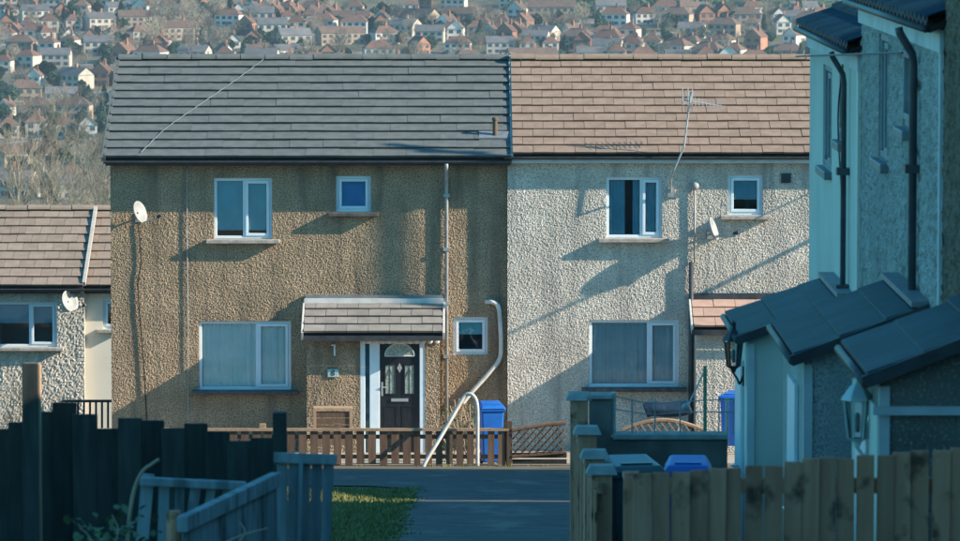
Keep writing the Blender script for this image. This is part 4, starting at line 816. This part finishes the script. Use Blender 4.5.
# ------------------------------------------------------------------ unseen neighbours added behind the terrace to shade the path; pole and wires
def shade_house(label, x0, x1, y0, y1):
    zg = gz((y0+y1)/2)-.8; zE = zg+5.6; h = thing('unseen_house', label, 'house', ((x0+x1)/2, (y0+y1)/2, zg), 'unseen houses behind the terrace'); xc = (x0+x1)/2
    m = MB(); m.poly([(x0, y0, zg), (x1, y0, zg), (x1, y0, zE), (xc, y0, zE+1.7), (x0, y0, zE)]).poly([(x0, y1, zg), (x1, y1, zg), (x1, y1, zE), (xc, y1, zE+1.7), (x0, y1, zE)]).poly([(x0, y0, zg), (x0, y1, zg), (x0, y1, zE), (x0, y0, zE)]).poly([(x1, y0, zg), (x1, y1, zg), (x1, y1, zE), (x1, y0, zE)])
    m.build('wall', 'dash_pale', h)
    r = MB()
    for s, xe in ((-1, x0), (1, x1)): r.hexa([(xe+s*.2, y0-.1, zE-.09), (xc, y0-.1, zE+1.7), (xc, y1+.1, zE+1.7), (xe+s*.2, y1+.1, zE-.09), (xe+s*.2, y0-.1, zE+.0), (xc, y0-.1, zE+1.79), (xc, y1+.1, zE+1.79), (xe+s*.2, y1+.1, zE+.0)])
    r.build('roof', 'tile_brown', h)
    F = Fr((x0, 0, 0), (0, -1, 0), (-1, 0, 0))
    for yy in (y0+1.6, y1-2.6):
        for zz in (zE-1.7, zE-4.2):
            w = MB().box(F, -yy-1.1, -yy, zz, zz+1.1, .002, .03).build('window', 'upvc', h); MB().box(F, -yy-1.03, -yy-.07, zz+.07, zz+1.03, .03, .035).build('pane', 'glass', w)
shade_house('unseen grey house added behind the lowest terrace house to shade the path', 7.2, 14, 46.4, 58.1)
shade_house('unseen grey house added further down behind the terrace to shade the path', 7.2, 14, 60.36, 79.2)  # gap between the two shaped to let a sun streak onto the path
pole_l = X(391, YL); t = 15.0; pp_ = Vector((pole_l+t, YL-.24*t, gz(86)))
up = thing('utility_pole', 'wooden utility pole with drop wires beyond the terrace', 'pole', pp_)
MB().tube([pp_-Vector((0, 0, .5)), pp_+Vector((0, 0, 13))], .12, 10, r2=.085).build('pole', 'bark', up)
MB().box(WF, pp_.x-.6, pp_.x+.6, pp_.z+12.2, pp_.z+12.32, pp_.y-.05, pp_.y+.05).build('cross_arm', 'bark', up)
# ------------------------------------------------------------------ trees
def bare_tree_mesh(seed, h=9.0, spread=.34, levels=5):
    r = random.Random(seed); tr = MB(); tw = MB()
    def grow(p, d, l, rad, lv):
        q = p+d*l*.5+Vector((r.uniform(-.05, .05), r.uniform(-.05, .05), 0))*l; e = p+d*l+Vector((r.uniform(-.08, .08), r.uniform(-.08, .08), .06))*l
        (tr if lv >= levels-1 else tw).tube([p, q, e], rad, 4 if lv >= 3 else 3, False, rad*.6)
        if lv == 0: return
        for k in range(r.choice((3, 4)) if lv < levels else 5):
            f = r.uniform(.35, 1); s = p.lerp(e, f); a = r.uniform(0, 6.28); t_ = r.uniform(.25, .75) if lv < levels else r.uniform(.15, .5)
            o_ = d.orthogonal().normalized(); o_ = Matrix.Rotation(a, 3, d) @ o_
            grow(s, (d*math.cos(t_)+o_*math.sin(t_)+Vector((0, 0, .12))).normalized(), l*r.uniform(.5, .72), rad*.52, lv-1)
    grow(Vector((0, 0, 0)), Vector((0, 0, 1)), h*.40, h*.013, levels)
    return tr.mesh('trunk', 'bark'), tw.mesh('crown', 'twig')
def fuzzy_mesh(seed, kind):
    r = random.Random(seed); m = MB(); n = 520 if kind == 'bare' else 800
    for k in range(n):
        while True:
            v = Vector((r.uniform(-1, 1), r.uniform(-1, 1), r.uniform(-1, 1)))
            if v.length < 1: break
        if kind == 'bare':
            p = Vector((v.x*2.9, v.y*2.9, 4.6+v.z*3.2)); d = (Vector((v.x, v.y, .9))+Vector((r.gauss(0, .4), r.gauss(0, .4), r.gauss(0, .4)))).normalized()*r.uniform(.7, 1.3); w = d.orthogonal().normalized()*.055
            m.poly([p-d*.5-w, p-d*.5+w, p+d*.5])
        else:
            hz = (v.z+1)/2; rad = (1.9*(1-hz*.8) if kind == 'conifer' else 2.4*math.sqrt(max(.05, 1-(hz*2-1)**2))); hh = 8 if kind == 'conifer' else 5.0
            p = Vector((v.x*rad, v.y*rad, .7+hz*hh)); d = Vector((r.gauss(0, 1), r.gauss(0, 1), r.gauss(0, .6))).normalized()*.42; w = d.orthogonal().normalized()*.26; m.poly([p-d, p+w, p+d, p-w])
    t = MB().tube([(0, 0, -.5), (.1, 0, 2.5), (0, .1, 5)], .22, 6, True, .08)
    if kind == 'bare':
        for k in range(7): a = r.uniform(0, 6.28); t.tube([(0, 0, 1.6+k*.4), (1.1*math.cos(a), 1.1*math.sin(a), 3.2+k*.55), (1.9*math.cos(a), 1.9*math.sin(a), 4.6+k*.5)], .09, 5, False, .03)
    return t.mesh('trunk', 'bark'), m.mesh('crown', 'twig_far' if kind == 'bare' else 'needles')
def put_tree(name, meshes, loc, s, rz, label, group, sz=1):
    o = add(name, None, None, Matrix.Translation(loc) @ Matrix.Rotation(rz, 4, 'Z') @ Matrix.Diagonal((s, s, s*sz, 1))); tag(o, label, 'tree', group)
    for nm, me in zip(('trunk', 'crown'), meshes):
        c = bpy.data.objects.new(nm, me); COL.objects.link(c); c.parent = o; WM[c.name] = Matrix()
near = [bare_tree_mesh(s, 9.5, levels=6) for s in (3, 11, 19)]
for k, (x, y, D, s) in enumerate(((20, 108, 330, 1.25), (52, 118, 300, 1.0), (78, 105, 350, 1.35), (98, 112, 310, 1.1), (4, 150, 250, .8), (38, 160, 240, .75), (66, 150, 260, .85), (90, 158, 245, .8), (108, 135, 290, 1.0), (46, 74, 420, 1.7))):
    top = P(x, y, D); hh = 9.5*s*1.05; put_tree('bare_tree', near[k % 3], (top.x, D, top.z-hh), s, k*1.7, 'pale leafless tree with fine twigs rising above the tan roofed house', 'leafless trees above the tan roof')
ds = P(6, 352, 62); put_tree('dry_shrub', near[1], (ds.x, 62, ds.z-3.0), .31, .6, 'dry straw coloured shrub behind the tall post of the dark fence', 'dry garden shrubs'); del bpy.data.objects['dry_shrub']['group']
fz = {'bare': [fuzzy_mesh(s, 'bare') for s in (1, 2, 3)], 'conifer': [fuzzy_mesh(4, 'conifer')], 'bush': [fuzzy_mesh(5, 'bush'), fuzzy_mesh(6, 'bush')]}
FAR = {'bare': ('winter_tree', 'bare brown winter tree among the far hillside houses', 'bare trees on the far hillside'), 'conifer': ('conifer', 'dark pointed conifer among the far hillside houses', 'conifers on the far hillside'), 'bush': ('evergreen_tree', 'dark round evergreen tree among the far hillside houses', 'evergreens on the far hillside')}
# ------------------------------------------------------------------ houses of the far hillside
def far_proto(w, d, h, rh, hip, wallm, roofm, nw):
    parts = []; m = MB(); a, b = w/2, d/2
    m.hexa([(-a, -b, -1.5), (a, -b, -1.5), (a, b, -1.5), (-a, b, -1.5), (-a, -b, h), (a, -b, h), (a, b, h), (-a, b, h)])
    if hip == 'front': m.poly([(-a, -b, h), (a, -b, h), (0, -b, h+rh)])
    if hip == 'side': m.poly([(-a, -b, h), (-a, b, h), (-a, 0, h+rh)]).poly([(a, -b, h), (a, 0, h+rh), (a, b, h)])
    parts.append(('wall', m.mesh('wall', wallm))); o = .35; r = MB(); z = h-.1
    A, B_, C, D_ = Vector((-a-o, -b-o, z)), Vector((a+o, -b-o, z)), Vector((a+o, b+o, z)), Vector((-a-o, b+o, z))
    if hip == 'hip':
        q = min(a, b)*.85; E, F = Vector((-max(a-q, .3), 0, h+rh)), Vector((max(a-q, .3), 0, h+rh)); r.poly([A, B_, F, E]).poly([C, D_, E, F]).poly([B_, C, F]).poly([D_, A, E])
    elif hip == 'side':
        E, F = Vector((-a-o, 0, h+rh+.1)), Vector((a+o, 0, h+rh+.1)); r.poly([A, B_, F, E]).poly([C, D_, E, F])
    else:
        E, F = Vector((0, -b-o, h+rh+.1)), Vector((0, b+o, h+rh+.1)); r.poly([A, E, F, D_]).poly([B_, C, F, E])
    k = len(r.v); r.poly([D_, C, B_, A]); parts.append(('roof', r.mesh('roof', roofm)))
    c = MB().box(WF, .6, 1.5, h+rh*.4, h+rh+1.3, -.4, .4).box(WF, .75, 1.0, h+rh+1.3, h+rh+1.75, -.15, .15).box(WF, 1.1, 1.35, h+rh+1.3, h+rh+1.75, -.15, .15); parts.append(('chimney', c.mesh('chimney', 'far_brick')))
    for i in range(nw):
        cx = -a+(i+.5)*w/nw
        for zz in (.7, 3.2): parts.append(('window', MB().box(WF, cx-.85, cx+.85, zz, zz+1.35, -b-.06, -b+.05).mesh('window', 'far_glass')))
    parts.append(('door', MB().box(WF, -.45, .45, 0, 2.0, -b-.05, -b+.03).mesh('door', 'far_roof_brown')))
    return parts
kinds = [(7.5, 8, 5.2, 2.8, 'hip', 'far_cream', 'far_roof_red', 2, 'cream detached house with reddish hipped roof on the far hillside'),
         (6.5, 9, 5.2, 3.2, 'front', 'far_white', 'far_roof_brown', 2, 'white gable-fronted house with brown roof on the far hillside'),
         (12.5, 8, 5.2, 3.0, 'hip', 'far_tan', 'far_roof_brown', 4, 'tan semi-detached pair with brown hipped roof on the far hillside'),
         (12.5, 8, 5.2, 2.6, 'side', 'far_cream', 'far_roof_grey', 4, 'cream semi-detached pair with grey gabled roof on the far hillside'),
         (7, 9, 5.2, 3.4, 'front', 'far_brick', 'far_roof_red', 2, 'brick gable-fronted house with red roof on the far hillside'),
         (12, 8, 5.2, 3.0, 'hip', 'far_white', 'far_roof_red', 4, 'white semi-detached pair with red hipped roof on the far hillside'),
         (22, 8, 5.4, 3.0, 'side', 'far_tan', 'far_roof_brown', 7, 'long tan terrace with brown roof on the far hillside')]
protos = [far_proto(*k[:8]) for k in kinds]
def far_house(k, x, y, rz, s=1.0):
    D = 1200+(190-y)*3.68; p = P(x, y, D); o = add('far_house', None, None, Matrix.Translation((p.x, D, gz(D))) @ Matrix.Rotation(rz, 4, 'Z') @ Matrix.Diagonal((s, s, s, 1)))
    tag(o, kinds[k][8], 'house', 'hillside: '+kinds[k][8].split(' on ')[0])
    for nm, me in protos[k]:
        c = bpy.data.objects.new(nm, me); COL.objects.link(c); c.parent = o; WM[c.name] = Matrix()
def far_tree(kind, x, y, s):
    D = 1200+(190-y)*3.68; p = P(x, y, D); nm, lb, gr = FAR[kind]
    put_tree(nm, random.choice(fz[kind]), (p.x, D, gz(D)-.2), s, random.uniform(0, 6.28), lb, gr)
R = random.Random(21); nh = nt = 0
rows = [(197, -9, 112), (186, -14, 112), (164, -10, 112), (142, -16, 112), (121, -8, 112), (101, -15, 116), (83, -8, 122), (68, -15, 822), (56.5, -8, 822), (46, -15, 822), (37, -9, 822), (28.5, -15, 822), (20.5, -10, 822), (13, -14, 822), (6, -9, 700)]
for ri, (yb, x0, x1) in enumerate(rows):
    x = x0+R.uniform(0, 16)
    while x < x1:
        D = 1200+(190-yb)*3.68; pm = FPX/D; k = R.choices(range(7), (5, 4, 3, 3, 3, 3, .6))[0]; w = kinds[k][0]*pm
        y = yb+5*math.sin(x/75+ri*1.3)+R.uniform(-2, 2)
        wood = (x > 520 and y < 17) or (y < 7) or (160 < x < 215 and 20 < y < 60)
        if not wood and R.random() < .64 and nh < 290:
            far_house(k, x+w*.4, y, .35*math.sin(x/140+ri*.7)+R.uniform(-.45, .3), R.uniform(.72, .9)); nh += 1; x += w*.84+R.uniform(1, 6)
        else: x += R.uniform(8, 18)
        if nt < 290 and R.random() < .9: far_tree(R.choices(('bare', 'conifer', 'bush'), (6, 1.2, 4))[0], x+R.uniform(-10, 6), y-R.uniform(-1, 8), R.uniform(.55, 1.15)); nt += 1
for k in range(24): far_tree('bare', R.uniform(150, 225), R.uniform(14, 56), R.uniform(1.0, 1.5))
for k in range(90): far_tree('bare', R.uniform(-5, 815), R.uniform(8, 66), R.uniform(.7, 1.2))
for k in range(130): far_tree('bush', R.uniform(-5, 815), R.uniform(6, 66), R.uniform(.6, 1.1))
for k in range(50): far_tree('bush', R.uniform(-5, 110), R.uniform(66, 180), R.uniform(.6, 1.1))
for k, (ya, yb_) in enumerate(((62, 50), (41.5, 33), (24.5, 24), (111, 92), (152, 131))):   # streets between the rows
    b = MB(); xs = range(-30, 131 if ya > 70 else 840, 10)
    for x in xs:
        y = ya+(yb_-ya)*(x+30)/(160 if ya > 70 else 870)+4*math.sin(x/75+k); D = 1200+(190-y)*3.68; p = P(x, y, D)
        b.v += [(p.x, D-4, gz(D-4)+.12), (p.x, D+4, gz(D+4)+.12)]
    b.f = [(2*i, 2*i+2, 2*i+3, 2*i+1) for i in range(len(xs)-1)]; tag(b.build('street', 'road_far'), kind='structure')
# woodland on the far ridge reads as one mass
m = MB()
for k in range(15000):
    D = R.uniform(1838, 2100); xx = R.uniform(60, 560)*D/FPX if R.random() < .8 else R.uniform(-600, 700)*D/FPX; D += 0 if xx > 60*D/FPX else 50
    p = Vector((xx, D, gz(D)+R.uniform(0, 8)+2*math.sin(xx/9))); d = Vector((R.gauss(0, 1), R.gauss(0, 1), R.gauss(0, .7))).normalized()*1.5; w = d.orthogonal().normalized()*.9; m.poly([p-d, p+w, p+d, p-w])
tag(m.build('woodland', 'needles'), 'dark woodland along the far ridge above the houses', 'woodland', kind='stuff')
# ------------------------------------------------------------------ haze over the valley
hz = MB().box(WF, -1500, 1500, -90, 40, -45, 2350)
hm = bpy.data.materials.new('haze'); hm.use_nodes = True; hn = hm.node_tree.nodes; hn.remove(hn['Principled BSDF'])
vol = hn.new('ShaderNodeVolumePrincipled'); vol.inputs['Color'].default_value = (.62, .82, .95, 1); vol.inputs['Density'].default_value = .00007; vol.inputs['Anisotropy'].default_value = .2
hm.node_tree.links.new(vol.outputs[0], hn['Material Output'].inputs['Volume'])
tag(hz.build('haze', hm), 'pale haze over the valley', 'haze', kind='stuff')
